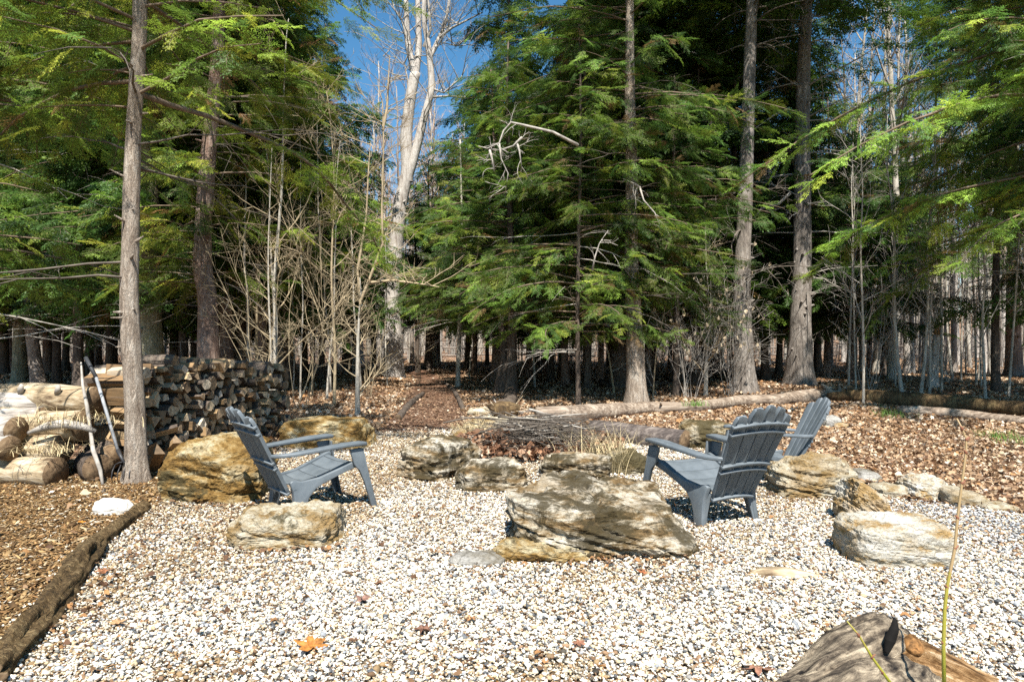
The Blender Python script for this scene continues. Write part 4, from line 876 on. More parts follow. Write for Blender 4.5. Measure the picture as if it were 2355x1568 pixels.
r = [.07, .08, .06]; log('edging_log', along([(915, 968), (945, 928), (972, 908)], r, .6), r, M['bark_dark'], 'small dark log edging the left of the path', seed=10)
r = [.05, .06, .05]; log('edging_log', along([(1022, 880), (1045, 905), (1066, 945)], r, .6), r, M['bark_dark'], 'thin dark log edging the right of the path', seed=11)
r = [.15, .14, .15, .13]; log('fallen_log', along([(1150, 950), (1172, 930), (1172, 905), (1158, 876)], r, .7), r, M['bark_dark'], 'dark crooked log lying end on in shadow beside the path', seed=12, rough=.3)
r = [.10, .09, .07, .05]; log('fallen_log', along([(1380, 882), (1480, 890), (1560, 884), (1640, 880)], r, .7), r, M['bark_dark'], 'thin dark log lying in the shade behind the sunlit hemlock trunk', seed=13)
r = [.07, .06, .05]; log('fallen_log', along([(1950, 868), (2060, 876), (2200, 882)], r, .7), r, M['weath'], 'slender fallen trunk in the sunny leaves of the right wood', seed=14)
r = [.06, .05, .04]; log('fallen_log', along([(2150, 850), (2240, 862), (2330, 880)], r, .7), r, M['rot'], 'dark branch lying across the leaves at far right', seed=15)
# root snag at the joint of the two long logs
t = empty('root_snag', G(1905, 912), 'torn grey root end sticking up where the two long logs meet', 'root snag'); mb = MB(); R = random.Random(4)
mb.tube([(0.2, 0, 0), (.05, 0, .12), (-.1, 0, .3), (-.2, 0, .38)], [.16, .11, .06, .02], 10, rough=.3); mb.tube([(.1, 0, .05), (.3, 0, .2), (.28, .05, .4)], [.08, .05, .01], 8, rough=.3); mb.tube([(-.3, 0, .0), (-.1, 0, .1), (.2, 0, .15)], [.1, .12, .05], 8, rough=.3)
mb.build('root', M['weath'], t)
# big driftwood-like log at the lower right corner
def m_drift(name, a, b, c, e, ang=.5):
    N = NT(name, .8, .2); vr = N.n('ShaderNodeVectorRotate', rotation_type='Y_AXIS'); vr.inputs['Angle'].default_value = ang; N.l(N.n('ShaderNodeTexCoord').outputs['Object'], vr.inputs['Vector'])
    mp = N.n('ShaderNodeMapping'); mp.inputs['Scale'].default_value = (.55, 5, 5); N.l(vr.outputs[0], mp.inputs[0]); v = mp.outputs[0]; u = N.co(); n1 = N.noise(v, 5, 9, .70, .5); n2 = N.noise(u, 4, 6, .7, .5); s_ = N.math('ADD', N.math('MULTIPLY', n1, .55), N.math('MULTIPLY', n2, .45))
    col = N.ramp(s_, [(.40, a), (.47, b), (.53, c), (.60, e)]); N.color(col); N.bump(n1, 1., .03); return N.m
DRIFT1 = m_drift('grey_driftwood', (.012, .010, .009), (.09, .07, .05), (.25, .20, .14), (.50, .41, .29)); DRIFT2 = m_drift('tan_driftwood', (.015, .009, .005), (.13, .065, .022), (.32, .19, .085), (.58, .46, .30), -.45)
def corner_log():
    t = empty('driftwood_log', (2.55, 2.75, 0), 'large weathered log with knots and a dark hollow at the bottom right corner', 'log'); o = Vector((2.55, 2.75, 0))
    def W(px, py, d): return dp(px, py, d) - o
    def sp(pts, rr, sub=14):
        q = []; r2 = []
        for i in range(len(pts) - 1):
            p0 = pts[max(i - 1, 0)]; p1 = pts[i]; p2 = pts[i + 1]; p3 = pts[min(i + 2, len(pts) - 1)]
            for k in range(sub):
                u = k / sub; q.append(.5 * ((2 * p1) + (p2 - p0) * u + (2 * p0 - 5 * p1 + 4 * p2 - p3) * u * u + (-p0 + 3 * p1 - 3 * p2 + p3) * u ** 3)); r2.append(rr[i] + (rr[i + 1] - rr[i]) * u)
        return q, r2
    def lumpy(name, pts, rr, mat, seed, sides=64, rough=.16, hollow=None):
        mb = MB(); q, r2 = sp(pts, rr, 22); mb.tube(q, r2, sides, rough=rough, seed=seed)
        for i, p in enumerate(mb.v):            # long cracks and ridges following the grain
            v = Vector(p); sg = -.5 if mat is DRIFT1 else .45; u = v.x * .87 - v.z * sg; w2 = v.x * sg + v.z * .86; n1 = mnoise.noise(Vector((u * 1.6, v.y * 9, w2 * 9 + seed))); n2 = mnoise.noise(Vector((u * 4, v.y * 26, w2 * 26 + seed)))
            c = -.016 * max(0, 1 - abs(n1) * 7) + .008 * n2; v += Vector((.15, -.65, .72)) * c
            mb.v[i] = tuple(v)
        return mb.build(name, mat, t)
    lumpy('trunk', [W(1640, 1700, 2.72), W(1760, 1655, 2.80), W(1880, 1600, 2.92), W(1965, 1530, 3.00), W(2030, 1482, 3.05), W(2085, 1500, 3.08)], [.05, .10, .135, .15, .13, .06], DRIFT1, 2)
    lumpy('root', [W(1860, 1660, 2.76), W(1980, 1600, 2.84), W(2080, 1590, 2.88), W(2250, 1650, 2.9)], [.08, .13, .13, .08], DRIFT1, 8, rough=.2)
    lumpy('limb', [W(2040, 1478, 3.00), W(2100, 1515, 2.98), W(2180, 1560, 2.96), W(2270, 1600, 2.95), W(2420, 1660, 2.9)], [.06, .095, .098, .085, .07], DRIFT2, 5)
    mb = MB(); c = W(2052, 1462, 2.90); mb.tube(*sp([c + Vector((.016, .01, .070)), c + Vector((.008, .0, .03)), c + Vector((-.01, .0, -.02)), c + Vector((-.03, -.01, -.07))], [.006, .018, .022, .008]), 14, rough=.3)
    mb.build('hollow', m_flat('hollow_shade', (.012, .011, .010), .95, .1), t)  # solid near-black shape; its colour stands in for the shade inside a hollow
    mb = MB(); c = W(2112, 1498, 2.90); mb.tube([c + Vector((0, .05, 0)), c + Vector((.0, .012, .002)), c + Vector((0, .004, .003)), c + Vector((0, .012, .003))], [.05, .030, .018, .006], 22, rough=.12); mb.build('knot', m_flat('knot_wood', (.20, .10, .035), .8, .2, .6, 50), t)
corner_log()

# ------------------------------------------------------------------ cut logs and firewood at left
def cut_log(px, py, rad, L, label, mat=None, yaw=-14, d=None, z=None, knot=False, seed=1, pitch=0):
    """px,py: centre of the sawn right-hand end in the photograph; d: its distance"""
    c = dp(px, py, d); a = math.radians(yaw); ax = Vector((math.cos(a), math.sin(a), 0)) * -1; ax.z = pitch
    n = 9; mb = MB(); q = [ax * (L * k / n) + Vector((0, .02 * math.sin(k * .9 + seed), .012 * math.sin(k * .7 + seed))) for k in range(n + 1)]
    mb.tube(q, [rad * (1 + .04 * math.sin(k + seed)) for k in range(n + 1)], 26, 0, True, .07, seed, 1)
    o = mb.build('cut_log', [mat or M['weathy'], M['endgrain']], loc=c); info(o, label, 'log')
    if knot:
        for k in range(knot):
            s = MB(); p = ax * L * (.25 + .3 * k); s.tube([p + Vector((0, -rad * .8, rad * .45)), p + Vector((0.03, -rad * 1.15, rad * .75)), p + Vector((.05, -rad * 1.2, rad * 1.05))], [rad * .26, rad * .2, rad * .12], 9, rough=.2); s.build('stub', M['deadpale'], o)
    return o
M['greylog'] = m_wood('grey_checked_log', (.12, .10, .08), (.34, .30, .26), (.55, .51, .45), 0, var=.1)
cut_log(126, 1090, .150, 2.2, 'lowest pale sawn log with a round knot at the bottom of the stack', d=7.0, knot=0, seed=1)
cut_log(143, 1032, .145, 1.4, 'second pale sawn log up from the ground in the log stack', d=7.25, seed=2)
cut_log(190, 978, .165, 1.9, 'fat pale sawn log with straw on it in the middle of the stack', d=7.35, seed=3)
cut_log(222, 918, .155, 1.7, 'topmost pale sawn log with two branch stubs', d=7.55, knot=2, seed=4)
cut_log(40, 985, .14, 1.2, 'grey sawn log end at the left edge of the stack above the others', M['greylog'], d=7.1, seed=5)
cut_log(22, 1030, .13, 1.2, 'darker grey log end at the left edge below the other grey one', M['greylog'], d=7.0, seed=6)
cut_log(115, 925, .13, .8, 'rounded silver grey log resting on top at the left of the stack', M['greylog'], d=7.7, seed=7, yaw=-4)
cut_log(95, 958, .09, 1.1, 'thin grey slab log under the silver grey one', M['greylog'], d=7.45, seed=8)
rk = cut_log(225, 1080, .155, .5, 'upright facing round log end left of the pitchfork foot', M['bark_dark'], d=7.2, seed=9, yaw=-50); 
cut_log(255, 1050, .14, .5, 'dark round log end half hidden behind the pitchfork', M['bark_dark'], d=7.5, seed=10, yaw=-45)
rock(182, 232, 1072, 1095, .2, M['bark_dark'], 'dark chunk of bark between the sawn log ends', 31, 3, 2.4, 5, .15, name='bark_chunk', cat='bark')
# forked weathered branch on the fat log, straw
t = empty('branch_piece', dp(120, 985, 7.1), 'weathered grey branch lying on the fat pale log', 'branch'); mb = MB(); mb.tube([(-.25, 0, -.05), (-.05, 0, .02), (.12, 0, .05), (.3, .02, .02), (.42, .05, -.04)], [.02, .045, .05, .04, .02], 10, rough=.2); mb.build('wood', M['deadpale'], t)

# split firewood: one object per piece
def wood_tpl(kind, seed):
    R = random.Random(seed); L = .42
    if kind == 'round': prof = [(math.cos(a), math.sin(a)) for a in np.linspace(0, 2 * math.pi, 11)[:-1]]; bark = set(range(10))
    elif kind == 'half': prof = [(math.cos(a), math.sin(a) * 1.0 - .35) for a in np.linspace(0, math.pi, 7)]; bark = set(range(6))
    elif kind == 'quarter': prof = [(-.6, -.7)] + [(-.6 + 1.5 * math.cos(a), -.7 + 1.5 * math.sin(a)) for a in np.linspace(0, math.pi / 2, 5)]; bark = {1, 2, 3, 4}
    elif kind == 'wedge': prof = [(-.9, -.5), (.9, -.65), (.55, .3), (-.1, .95)]; bark = {1}
    else: prof = [(-.85, -.6), (.8, -.7), (.9, .45), (.1, .75), (-.8, .5)]; bark = {2}
    prof = [(a * R.uniform(.88, 1.1), b * R.uniform(.88, 1.1)) for a, b in prof]; n = len(prof); mb = MB(); vs = []
    for i in range(4):
        x = -L / 2 + L * i / 3; j = R.uniform(-.05, .05); vs += [(x + (R.uniform(-.012, .012) if i in (0, 3) else 0), (a + j) * .067 * R.uniform(.94, 1.06), (b + j) * .067 * R.uniform(.94, 1.06)) for a, b in prof]
    for i in range(3):
        for k in range(n): mb_f = (i * n + k, (i + 1) * n + k, (i + 1) * n + (k + 1) % n, i * n + (k + 1) % n); mb.f.append(mb_f); mb.mi.append(1 if k in bark else 0)
    mb.v = vs; mb.f.append(tuple(range(n))); mb.mi.append(2); mb.f.append(tuple(3 * n + k for k in range(n))[::-1]); mb.mi.append(2)
    me = bpy.data.meshes.new('firewood_' + kind); me.from_pydata(mb.v, [], mb.f)
    for m in (M['split'], M['bark_dark'], M['fwend']): me.materials.append(m)
    me.polygons.foreach_set('material_index', mb.mi); me.update(); return me
def m_fw(name, a, b, c, axis):
    N = NT(name, .85, .2); sc = [1, 1, 1]; sc[axis] = .08; n = N.noise(N.co(tuple(sc)), 30, 5, .6, .2); r = N.rnd()
    c1 = N.ramp(r, [(0., a), (.5, b), (.78, c), (1., (.60, .52, .42))])
    N.color(N.mix(N.ramp(n, [(.35, .6), (.62, 0.)]), c1, (.06, .045, .03))); N.bump(n, .8, .01); return N.m
M['split'] = m_fw('split_wood', (.20, .12, .06), (.40, .26, .13), (.54, .40, .23), 0)
M['fwend'] = m_fw('firewood_end', (.15, .10, .06), (.36, .25, .15), (.56, .44, .29), 0)
FW = [wood_tpl(k, i * 5 + j) for i, k in enumerate(('round', 'half', 'quarter', 'wedge', 'block')) for j in range((1, 2, 4, 4, 3)[i])]
FL = ['weathered split firewood piece with its end showing in the long stack', 'golden newer split firewood piece near the front of the stack', 'split firewood piece lying on top of the stack']
def firewood(loc, rz, rx, s, label, group, ry=0, me=None, ls=1.):
    o = bpy.data.objects.new('firewood', me or RND.choice(FW)); COL.objects.link(o); o.location = loc
    o.rotation_euler = Euler((rx, ry, rz)); o.scale = (ls, s, s); return info(o, label, 'firewood', group)
A0 = Vector((-4.12, 7.62, 0)); B0 = Vector((-3.50, 10.75, 0)); U = (B0 - A0).normalized(); LEN = (B0 - A0).length; Nn = Vector((U.y, -U.x, 0)); yaw = math.atan2(Nn.y, Nn.x)
cnt = 0
SHP = {'round': 'round', 'half': 'half round', 'quarter': 'quartered', 'wedge': 'wedge shaped', 'block': 'blocky'}
ORD = 'bottom,second,third,fourth,fifth,sixth,seventh,eighth,ninth,tenth,eleventh,twelfth'.split(',')
zrow = .0; row = 0
while zrow < 1.14:
    s = .05 * (row % 2)
    while s < LEN:
        hmax = 1.17 - .22 * (s / LEN)
        if zrow > hmax: break
        k = RND.choice((.62, .8, .9, 1., 1.1, 1.32)) * RND.uniform(.9, 1.1)
        p = A0 + U * s + Nn * (-.22 + RND.uniform(-.09, .07)); p.z = .075 + zrow + RND.uniform(-.03, .03)
        me_ = RND.choice(FW); firewood(p, yaw + RND.uniform(-.14, .14), RND.uniform(0, 6.28), k, '%s firewood piece in the %s row up, %s of the stack' % (SHP[me_.name.split('.')[0][9:]], ORD[row], ('near end', 'nearer part', 'middle', 'farther part', 'far end')[min(4, int(5 * s / LEN))]), 'stacked firewood', me=me_); cnt += 1; s += .134 * (.35 + .65 * k) * RND.uniform(.85, 1.1)
    zrow += .118; row += 1
print('firewood in the face', cnt)
for i in range(16):                          # pieces thrown on top, loosely
    s = RND.uniform(.1, LEN); p = A0 + U * s + Nn * RND.uniform(-.35, -.12); p.z = 1.17 - .22 * s / LEN + .11
    firewood(p, yaw + RND.uniform(-.5, .5), RND.uniform(0, 6.28), RND.uniform(.8, 1.1), 'loose split piece thrown on top of the %s of the stack' % ('near end', 'nearer part', 'middle', 'farther part', 'far end')[min(4, int(5 * s / LEN))], 'firewood lying on top of the stack')
# dark core filling the back of the stack (second row seen only as shadow)
for i in range(24):
    s = LEN * (i + .5) / 24; 
    for zz in (.1, .4, .7, .95): 
        if i % 2 == 0 and RND.random() < .8: firewood(A0 + U * s + Nn * -.66 + Vector((0, 0, zz)), yaw + RND.uniform(-.1, .1), RND.uniform(0, 6), 1.6, 'thick firewood piece in the hidden back row of the stack', 'back row firewood')
# near end of the stack: pieces seen along their length
PE = [(262, 858, 8.0, 1.5, 'weathered long board like split log on top of the near end of the stack'), (255, 876, 7.7, 1.2, 'thin pale slab of wood on the near end of the stack'), (260, 905, 7.75, 1.6, 'wide silvery split log on the near end of the stack'), (300, 852, 7.9, 1.2, 'grey bark covered piece next to the slim trunk on the stack top')]
for px, py, d, s, lab in PE: firewood(dp(px, py, d), -.1 + RND.uniform(-.1, .1), RND.uniform(0, 6), s, lab, None, me=FW[-2], ls=1.25)
firewood(dp(312, 925, 7.7), -.2, .3, 1.0, 'orange freshly split piece beside the slim trunk', None, me=FW[8])
firewood(dp(290, 948, 7.6), -.5, 1.3, 1.2, 'white ended split piece below the orange one', None, me=FW[9])
firewood(dp(380, 845, 8.6), .1, .4, 1.3, 'grey half round log lying lengthwise on the stack top right of the slim trunk', None, me=FW[2], ls=1.3)
for i, (px, py, d) in enumerate(((345, 1030, 7.7), (370, 1050, 7.75), (385, 1035, 7.9), (352, 1060, 7.5), (400, 1060, 7.9), (342, 985, 7.7), (420, 1040, 8.0), (362, 995, 7.8))):
    firewood(dp(px, py, d), yaw + RND.uniform(-1.2, 1.2), RND.uniform(0, 6), RND.uniform(.9, 1.2), 'loose split firewood chunk fallen at the foot of the stack', 'loose firewood at the foot of the stack', RND.uniform(-.7, .7))

# pitchfork and stick
def tools():
    t = empty('pitchfork', dp(285, 1095, 7.05), 'long handled pitchfork with a black grip leaning on the firewood stack', 'pitchfork'); o = t.location; W = lambda a, b, d: dp(a, b, d) - o
    a = W(197, 822, 7.5); b = W(221, 868, 7.42); c = W(272, 1040, 7.12); e = W(284, 1062, 7.05)
    mb = MB(); mb.tube([a, a.lerp(b, .5), b], [.021, .021, .020], 12); mb.build('grip', m_flat('black_rubber', (.035, .037, .04), .6, .4), t)
    mb = MB(); mb.tube([b, b.lerp(c, .5), c], .0165, 12); mb.build('handle', m_flat('grey_handle', (.26, .27, .28), .6, .3, .3), t)
    mt = m_flat('black_steel', (.03, .03, .032), .5, .5); mb = MB(); mb.tube([c.lerp(b, .03), e], [.022, .014], 12); mb.build('ferrule', mt, t)
    f = MB(); f.tube([e + Vector((-.09, 0, -.03)), e + Vector((-.045, 0, -.005)), e, e + Vector((.045, 0, -.005)), e + Vector((.09, 0, -.03))], .007, 6)
    f.build('crossbar', mt, t)
    for k in range(4):
        x = -.09 + .06 * k; s = MB(); s.tube([e + Vector((x, 0, -.03)), e + Vector((x, -.05, -.09)), e + Vector((x, -.065, -.15)), e + Vector((x, -.03, -.22))], [.006, .0055, .005, .002], 6); s.build('tine', mt, t)
    mb = MB(); P = [(236, 1115, 6.95), (230, 1080, 7.0), (214, 1035, 7.08), (207, 985, 7.15), (200, 935, 7.22), (190, 885, 7.3), (186, 833, 7.4)]; o2 = dp(236, 1115, 6.95)
    mb.tube([dp(*p) - o2 for p in P], [.016, .020, .022, .018, .020, .014, .008], 10, rough=.25, seed=2); info(mb.build('walking_stick', M['deadpale'], loc=o2), 'crooked bare stick leaning on the log stack left of the pitchfork', 'stick')
tools()

# ------------------------------------------------------------------ chairs
CH = NT('slate_plastic', .42, .45)
cn = CH.noise(CH.co(), 6, 6, .65); CH.color(CH.mix(CH.ramp(cn, [(.35, 0.), (.7, 1.)]), (.10, .118, .131), (.150, .172, .187))); CH.bump(CH.noise(CH.co(), 180, 2), .08, .002); CH.put(CH.b.inputs['Roughness'], CH.ramp(cn, [(.3, .36), (.7, .62)]))
def extr(poly, x0, x1, taper=None):          # polygon in (y,z) extruded along x
    mb = MB(); n = len(poly); f = taper or (lambda y, z: 0)
    mb.v = [(x0 + f(y, z), y, z) for y, z in poly] + [(x1 + f(y, z), y, z) for y, z in poly]
    mb.f = [tuple(range(n)), tuple(range(2 * n - 1, n - 1, -1))] + [(i, (i + 1) % n + 0, (i + 1) % n + n, i + n)[::-1] for i in range(n)]; mb.mi = [0] * (n + 2); return mb
def chair(label):
    t = empty('adirondack_chair', (0, 0, 0), label, 'chair', 'grey adirondack chairs round the fire pit'); m = CH.m
    H = .96; lean = math.radians(28.5)
    def back_pt(u, s):                       # u across, s along the back from seat; shell bowed forwards at its sides
        y0 = -.02 - math.sin(lean) * s + .55 * u * u; z0 = .255 + math.cos(lean) * s; return Vector((u, y0, z0))
    tops = [.70, .765, .79, .765, .70]; Lb = .79
    for i in range(5):
        mb = MB(); ns = 14; vs = []
        for k in range(ns + 1):
            q = k / ns; s = -.04 + (tops[i] + .04) * q
            W = .200 + .068 * min(1, s / Lb * 1.15) - .02 * max(0, s / Lb - .8); a = -1 + .4 * i + .022; b = a + .4 - .044
            if k >= ns - 1:                  # rounded tips following the crown of the back
                e = .018 if k == ns else .004; a += e / W; b -= e / W
            for j in range(4):
                u = (a + (b - a) * j / 3) * W; tip = 0
                if k == ns: tip = -.035 * (abs(u / W) - abs((a + b) / 2)) * 2.2
                p = back_pt(u, s + tip); vs.append(p)
        nv = len(vs); nrm = Vector((0, -math.cos(lean), -math.sin(lean)))
        vs2 = []
        for idx, p in enumerate(vs):
            j = idx % 4; dep = .010 if j in (1, 2) else .034; vs2.append(p + nrm * dep)
        mb.v = [tuple(v) for v in vs + vs2]
        def qd(*a): mb.f.append(a); mb.mi.append(0)
        for k in range(ns):
            for j in range(3):
                a0 = k * 4 + j; qd(a0, a0 + 1, a0 + 5, a0 + 4); qd(nv + a0 + 4, nv + a0 + 5, nv + a0 + 1, nv + a0)
            for j in (0, 3):
                a0 = k * 4 + j; qd(*((a0, a0 + 4, nv + a0 + 4, nv + a0) if j == 0 else (nv + a0, nv + a0 + 4, a0 + 4, a0)))
        for j in range(3):
            qd(j + 1, j, nv + j, nv + j + 1); a0 = ns * 4 + j; qd(a0, a0 + 1, nv + a0 + 1, nv + a0)
        o = mb.build('back_slat', m, t); bevel(o, .004)
    for s, hh in ((.645, .020), (.575, .020), (.290, .022), (.235, .016), (-.02, .022)):
        mb = MB(); W = .200 + .068 * min(1, s / Lb * 1.15); pts = 15; nrm = Vector((0, -math.cos(lean), -math.sin(lean))); al = Vector((0, -math.sin(lean), math.cos(lean)))
        for k in range(pts):
            u = (-1 + 2 * k / (pts - 1)) * W * .985; s2 = s - .03 * abs(u / W) ** 2; p = back_pt(u, s2) + nrm * .010; mb.v += [tuple(p + al * hh / 2), tuple(p + nrm * .034 + al * hh / 2), tuple(p + nrm * .034 - al * hh / 2), tuple(p - al * hh / 2)]
        for k in range(pts - 1):
            for j in range(4): a0 = k * 4 + j; a1 = k * 4 + (j + 1) % 4; mb.f.append((a0, a0 + 4, a1 + 4, a1)); mb.mi.append(0)
        mb.f += [(0, 1, 2, 3), tuple(4 * (pts - 1) + j for j in (3, 2, 1, 0))]; mb.mi += [0, 0]
        bevel(mb.build('back_rib', m, t), .004)
    # seat slats: slightly dished, front one rolls down
    ys = [.045, .155, .285, .415, .545, .63]
    def sz_(y): return .272 + .165 * (y / .63) - .05 * max(0, (y - .55) / .08) ** 2 - .035 * math.sin(math.pi * min(1, y / .6))
    for i in range(5):
        y0, y1 = ys[i] + .004, ys[i + 1] - .004; mb = MB(); vs = []
        for j in range(9):
            x = -.262 + .524 * j / 8; xn = x
            for y in (y0, (y0 + y1) / 2, y1): zz = sz_(y) - .012 * (1 - (x / .262) ** 2); vs.append((x * (1 - .235 * (1 - min(1, y / .6))), y, zz))
        nv = len(vs); mb.v = vs + [(x, y, zz - .016) for x, y, zz in vs]
        for j in range(8):
            for k in range(2): a = j * 3 + k; mb.f += [(a, a + 3, a + 4, a + 1), (nv + a + 1, nv + a + 4, nv + a + 3, nv + a)]
            a = j * 3; mb.f += [(a, nv + a, nv + a + 3, a + 3), (a + 2, a + 5, nv + a + 5, nv + a + 2)]
        for a, s in ((0, 1), (24, -1)):
            for k in range(2): q = (a + k, a + k + 1, nv + a + k + 1, nv + a + k); mb.f.append(q[::s])
        mb.mi = [0] * len(mb.f); bevel(mb.build('seat_slat', m, t), .005)
    for sd in (-1, 1):
        # side rail with curved rear leg
        sp = lambda y, z: sd * (.035 * max(0, (.30 - z)) / .30 - .062 * (1 - min(1, y / .6)))
        rail = [(-.005, .30), (.02, .315), (.10, .300), (.25, .318), (.42, .375), (.56, .425), (.61, .44), (.63, .415), (.60, .375), (.50, .345), (.38, .300), (.28, .262), (.21, .225), (.155, .165), (.12, .09), (.10, .0), (.015, .0), (.022, .08), (.028, .16), (.02, .23)]
        x = sd * .262; mb = extr(rail, x - .0, x + sd * .040, sp)
        if sd > 0: mb.f = [tuple(reversed(q)) for q in mb.f]
        bevel(mb.build('rear_leg', m, t), .008, 3)
        lip = MB(); lp = [(.018, .0), (.03, .09), (.034, .17), (.03, .24)]; 
        # inner web of the rear leg, gives the L section seen from behind
        vs = []
        for y, z in lp: xo = x + sp(y, z) + sd * .038; wv = .085 - .09 * (.24 - z) / .24 * .45; vs += [(xo, y, z), (xo - sd * wv, y + .0, z), (xo - sd * wv, y + .022, z), (xo, y + .022, z)]
        lip.v = vs
        for k in range(3):
            for j in range(4): a = k * 4 + j; b = k * 4 + (j + 1) % 4; lip.f.append((a, a + 4, b + 4, b) if sd > 0 else (b, b + 4, a + 4, a)); lip.mi.append(0)
        lip.f += [(3, 2, 1, 0), (12, 13, 14, 15)]; lip.mi += [0, 0]
        bevel(lip.build('leg_web', m, t), .005)
        # front leg: tapering channel panel
        spf = lambda y, z: sd * (.03 * (.53 - z) / .53)
        fl_ = [(.50, .535), (.615, .535), (.64, .42), (.665, .30), (.745, .0), (.70, .0), (.63, .24), (.585, .345), (.535, .40)]
        xf = sd * .30; mb = extr(fl_, xf, xf + sd * .028, spf)
        if sd > 0: mb.f = [tuple(reversed(q)) for q in mb.f]
        bevel(mb.build('front_leg', m, t), .007, 3)
        fr = [(.612, .533), (.628, .533), (.652, .42), (.677, .30), (.752, .0), (.738, .0), (.66, .30), (.636, .42)]
        mb = extr(fr, xf - sd * .045, xf + sd * .03, spf)
        if sd > 0: mb.f = [tuple(reversed(q)) for q in mb.f]
        bevel(mb.build('leg_flange', m, t), .004, 2)
        # arm
        ol = [(-.17, .215), (-.12, .222), (-.06, .248), (.0, .262), (.2, .258), (.45, .252), (.62, .258), (.655, .275), (.668, .31), (.655, .348), (.62, .362), (.45, .362), (.2, .356), (.0, .340), (-.08, .305), (-.14, .262)]
        mb = MB(); n = len(ol); zt = lambda y: .520 + .050 * min(1, max(0, (y + .1) / .7)) - .02 * max(0, y - .6) / .07
        mb.v = [(sd * xx, y, zt(y) + .032) for y, xx in ol] + [(sd * xx, y, zt(y)) for y, xx in ol]
        mb.f = [tuple(range(n)), tuple(range(2 * n - 1, n - 1, -1))] + [(i, (i + 1) % n, (i + 1) % n + n, i + n)[::-1] for i in range(n)]; mb.mi = [0] * (n + 2)
        if sd > 0: mb.f = [tuple(reversed(q)) for q in mb.f]
        bevel(mb.build('armrest', m, t), .010, 3)
    return t
def place_chair(t, x, y, fdir, s=1.0, z=0):
    t.location = (x, y, z); t.rotation_euler = (0, 0, math.radians(fdir) - math.pi / 2); t.scale = (s, s, s)
c1 = chair('slate grey slatted plastic chair on the left in front of the golden boulder')
place_chair(c1, *gp(640, 1185), 42, 1.0, .012)
def dup(t, label):
    r = t.copy(); COL.objects.link(r); r['label'] = label
    for ch in t.children: c = ch.copy(); COL.objects.link(c); c.parent = r
    return r
c2 = dup(c1, 'slate grey plastic chair seen from behind beside the largest boulder'); place_chair(c2, *gp(1684, 1211), 113, 1.05, .02)
c3 = dup(c1, 'far grey plastic chair facing left partly hidden behind the other right hand chair'); place_chair(c3, 2.94, 7.2, 180, .93, .012)

# ------------------------------------------------------------------ inside the fire ring
cx, cy = gp(1235, 1040); 
n = 2600; th = NR.uniform(0, 6.28, n); rr = np.sqrt(NR.uniform(0, 1, n)); P = np.stack([cx + rr * np.cos(th) * 1.15, cy + .15 + rr * np.sin(th) * 1.1], 1)
o = scatter('fire_pit_leaves', LEAFT, [M['litter']], np.column_stack([P, .05 + .20 * (1 - rr) + NR.uniform(0, .10, n)]), np.stack([NR.normal(0, .9, n), NR.normal(0, .9, n), NR.uniform(0, 6.28, n)], 1), np.exp(NR.normal(math.log(.075), .3, n)), palette(n, [(.30, .16, .09), (.20, .10, .055), (.42, .27, .17), (.12, .06, .035), (.52, .41, .30)], [26, 24, 18, 16, 10]))
info(o, 'reddish brown dead leaves filling the stone fire ring', 'leaves')
bp = empty('brush_pile', (*gp(1250, 1046), .12), 'grey pile of dry sticks and twigs heaped in the fire ring', 'brush pile'); R = random.Random(11)
for i in range(80):
    mb = MB(); L = R.uniform(.3, .95); a = R.gauss(0.05, .4); p = Vector((R.gauss(0, .26), R.gauss(.0, .26), R.uniform(.06, .40))); dr = Vector((math.cos(a), math.sin(a), R.uniform(-.28, .28))); q = [p - dr * L / 2]
    for k in range(4): q.append(q[-1] + (dr + Vector((R.uniform(-.1, .1), R.uniform(-.1, .1), R.uniform(-.1, .08)))) * L / 4)
    w0 = R.uniform(.007, .018); mb.tube(q, [w0, w0 * .9, w0 * .8, w0 * .6, w0 * .3], 5); mb.build('stick', M['deadpale'] if i % 4 == 0 else M['twigdark'], bp)
mb = MB()
for i in range(800):
    L = R.uniform(.15, .5); a = R.uniform(0, 6.28); p = Vector((R.gauss(0, .34), R.gauss(-.05, .28), R.uniform(.02, .36))); dr = Vector((math.cos(a), math.sin(a), R.uniform(-.4, .35))); mb.tube([p, p + dr * L * .5 + Vector((0, 0, R.uniform(-.03, .03))), p + dr * L], [.004, .003, .0015], 3, cap=False)
mb.build('twigs', M['twigdark'], bp)['kind'] = 'stuff'
def blades(name, loc, n, L, spread, tint, label, cat, droop=1.2, wd=.0035, mat='grass', kind='stuff', ell=1.):
    R = random.Random(int(loc[0] * 100 + loc[1] * 7)); mb = MB()
    for i in range(n):
        a = R.uniform(0, 6.28); b = Vector((R.gauss(0, spread * .35) * ell, R.gauss(0, spread * .35), 0)); ln = L * R.uniform(.5, 1.15); dr = Vector((math.cos(a), math.sin(a), 0)); q = []; k = R.uniform(.3, 1) * droop
        for s in range(5):
            u = s / 4; q.append(b + dr * ln * (.25 * u + .5 * k * u * u) + Vector((0, 0, ln * (u - .55 * k * u * u))))
        sd = Vector((-dr.y, dr.x, 0)) * wd; m0 = len(mb.v)
        for s, p in enumerate(q): ww = sd * (1 - .85 * s / 4); mb.v += [tuple(p - ww), tuple(p + ww)]
        for s in range(4): mb.f.append((m0 + 2 * s, m0 + 2 * s + 1, m0 + 2 * s + 3, m0 + 2 * s + 2)); mb.mi.append(0)
    o = mb.build(name, mat, loc=loc); info(o, label, cat); 
    if kind: o['kind'] = kind
    return o
STRAW = m_flat('straw', (.52, .42, .24), .7, .2, .3, 20); GREEN = m_flat('green_grass', (.10, .19, .03), .6, .3, .4, 20); YGRN = m_flat('moss_green', (.16, .18, .03), .8, .1, .4, 20)
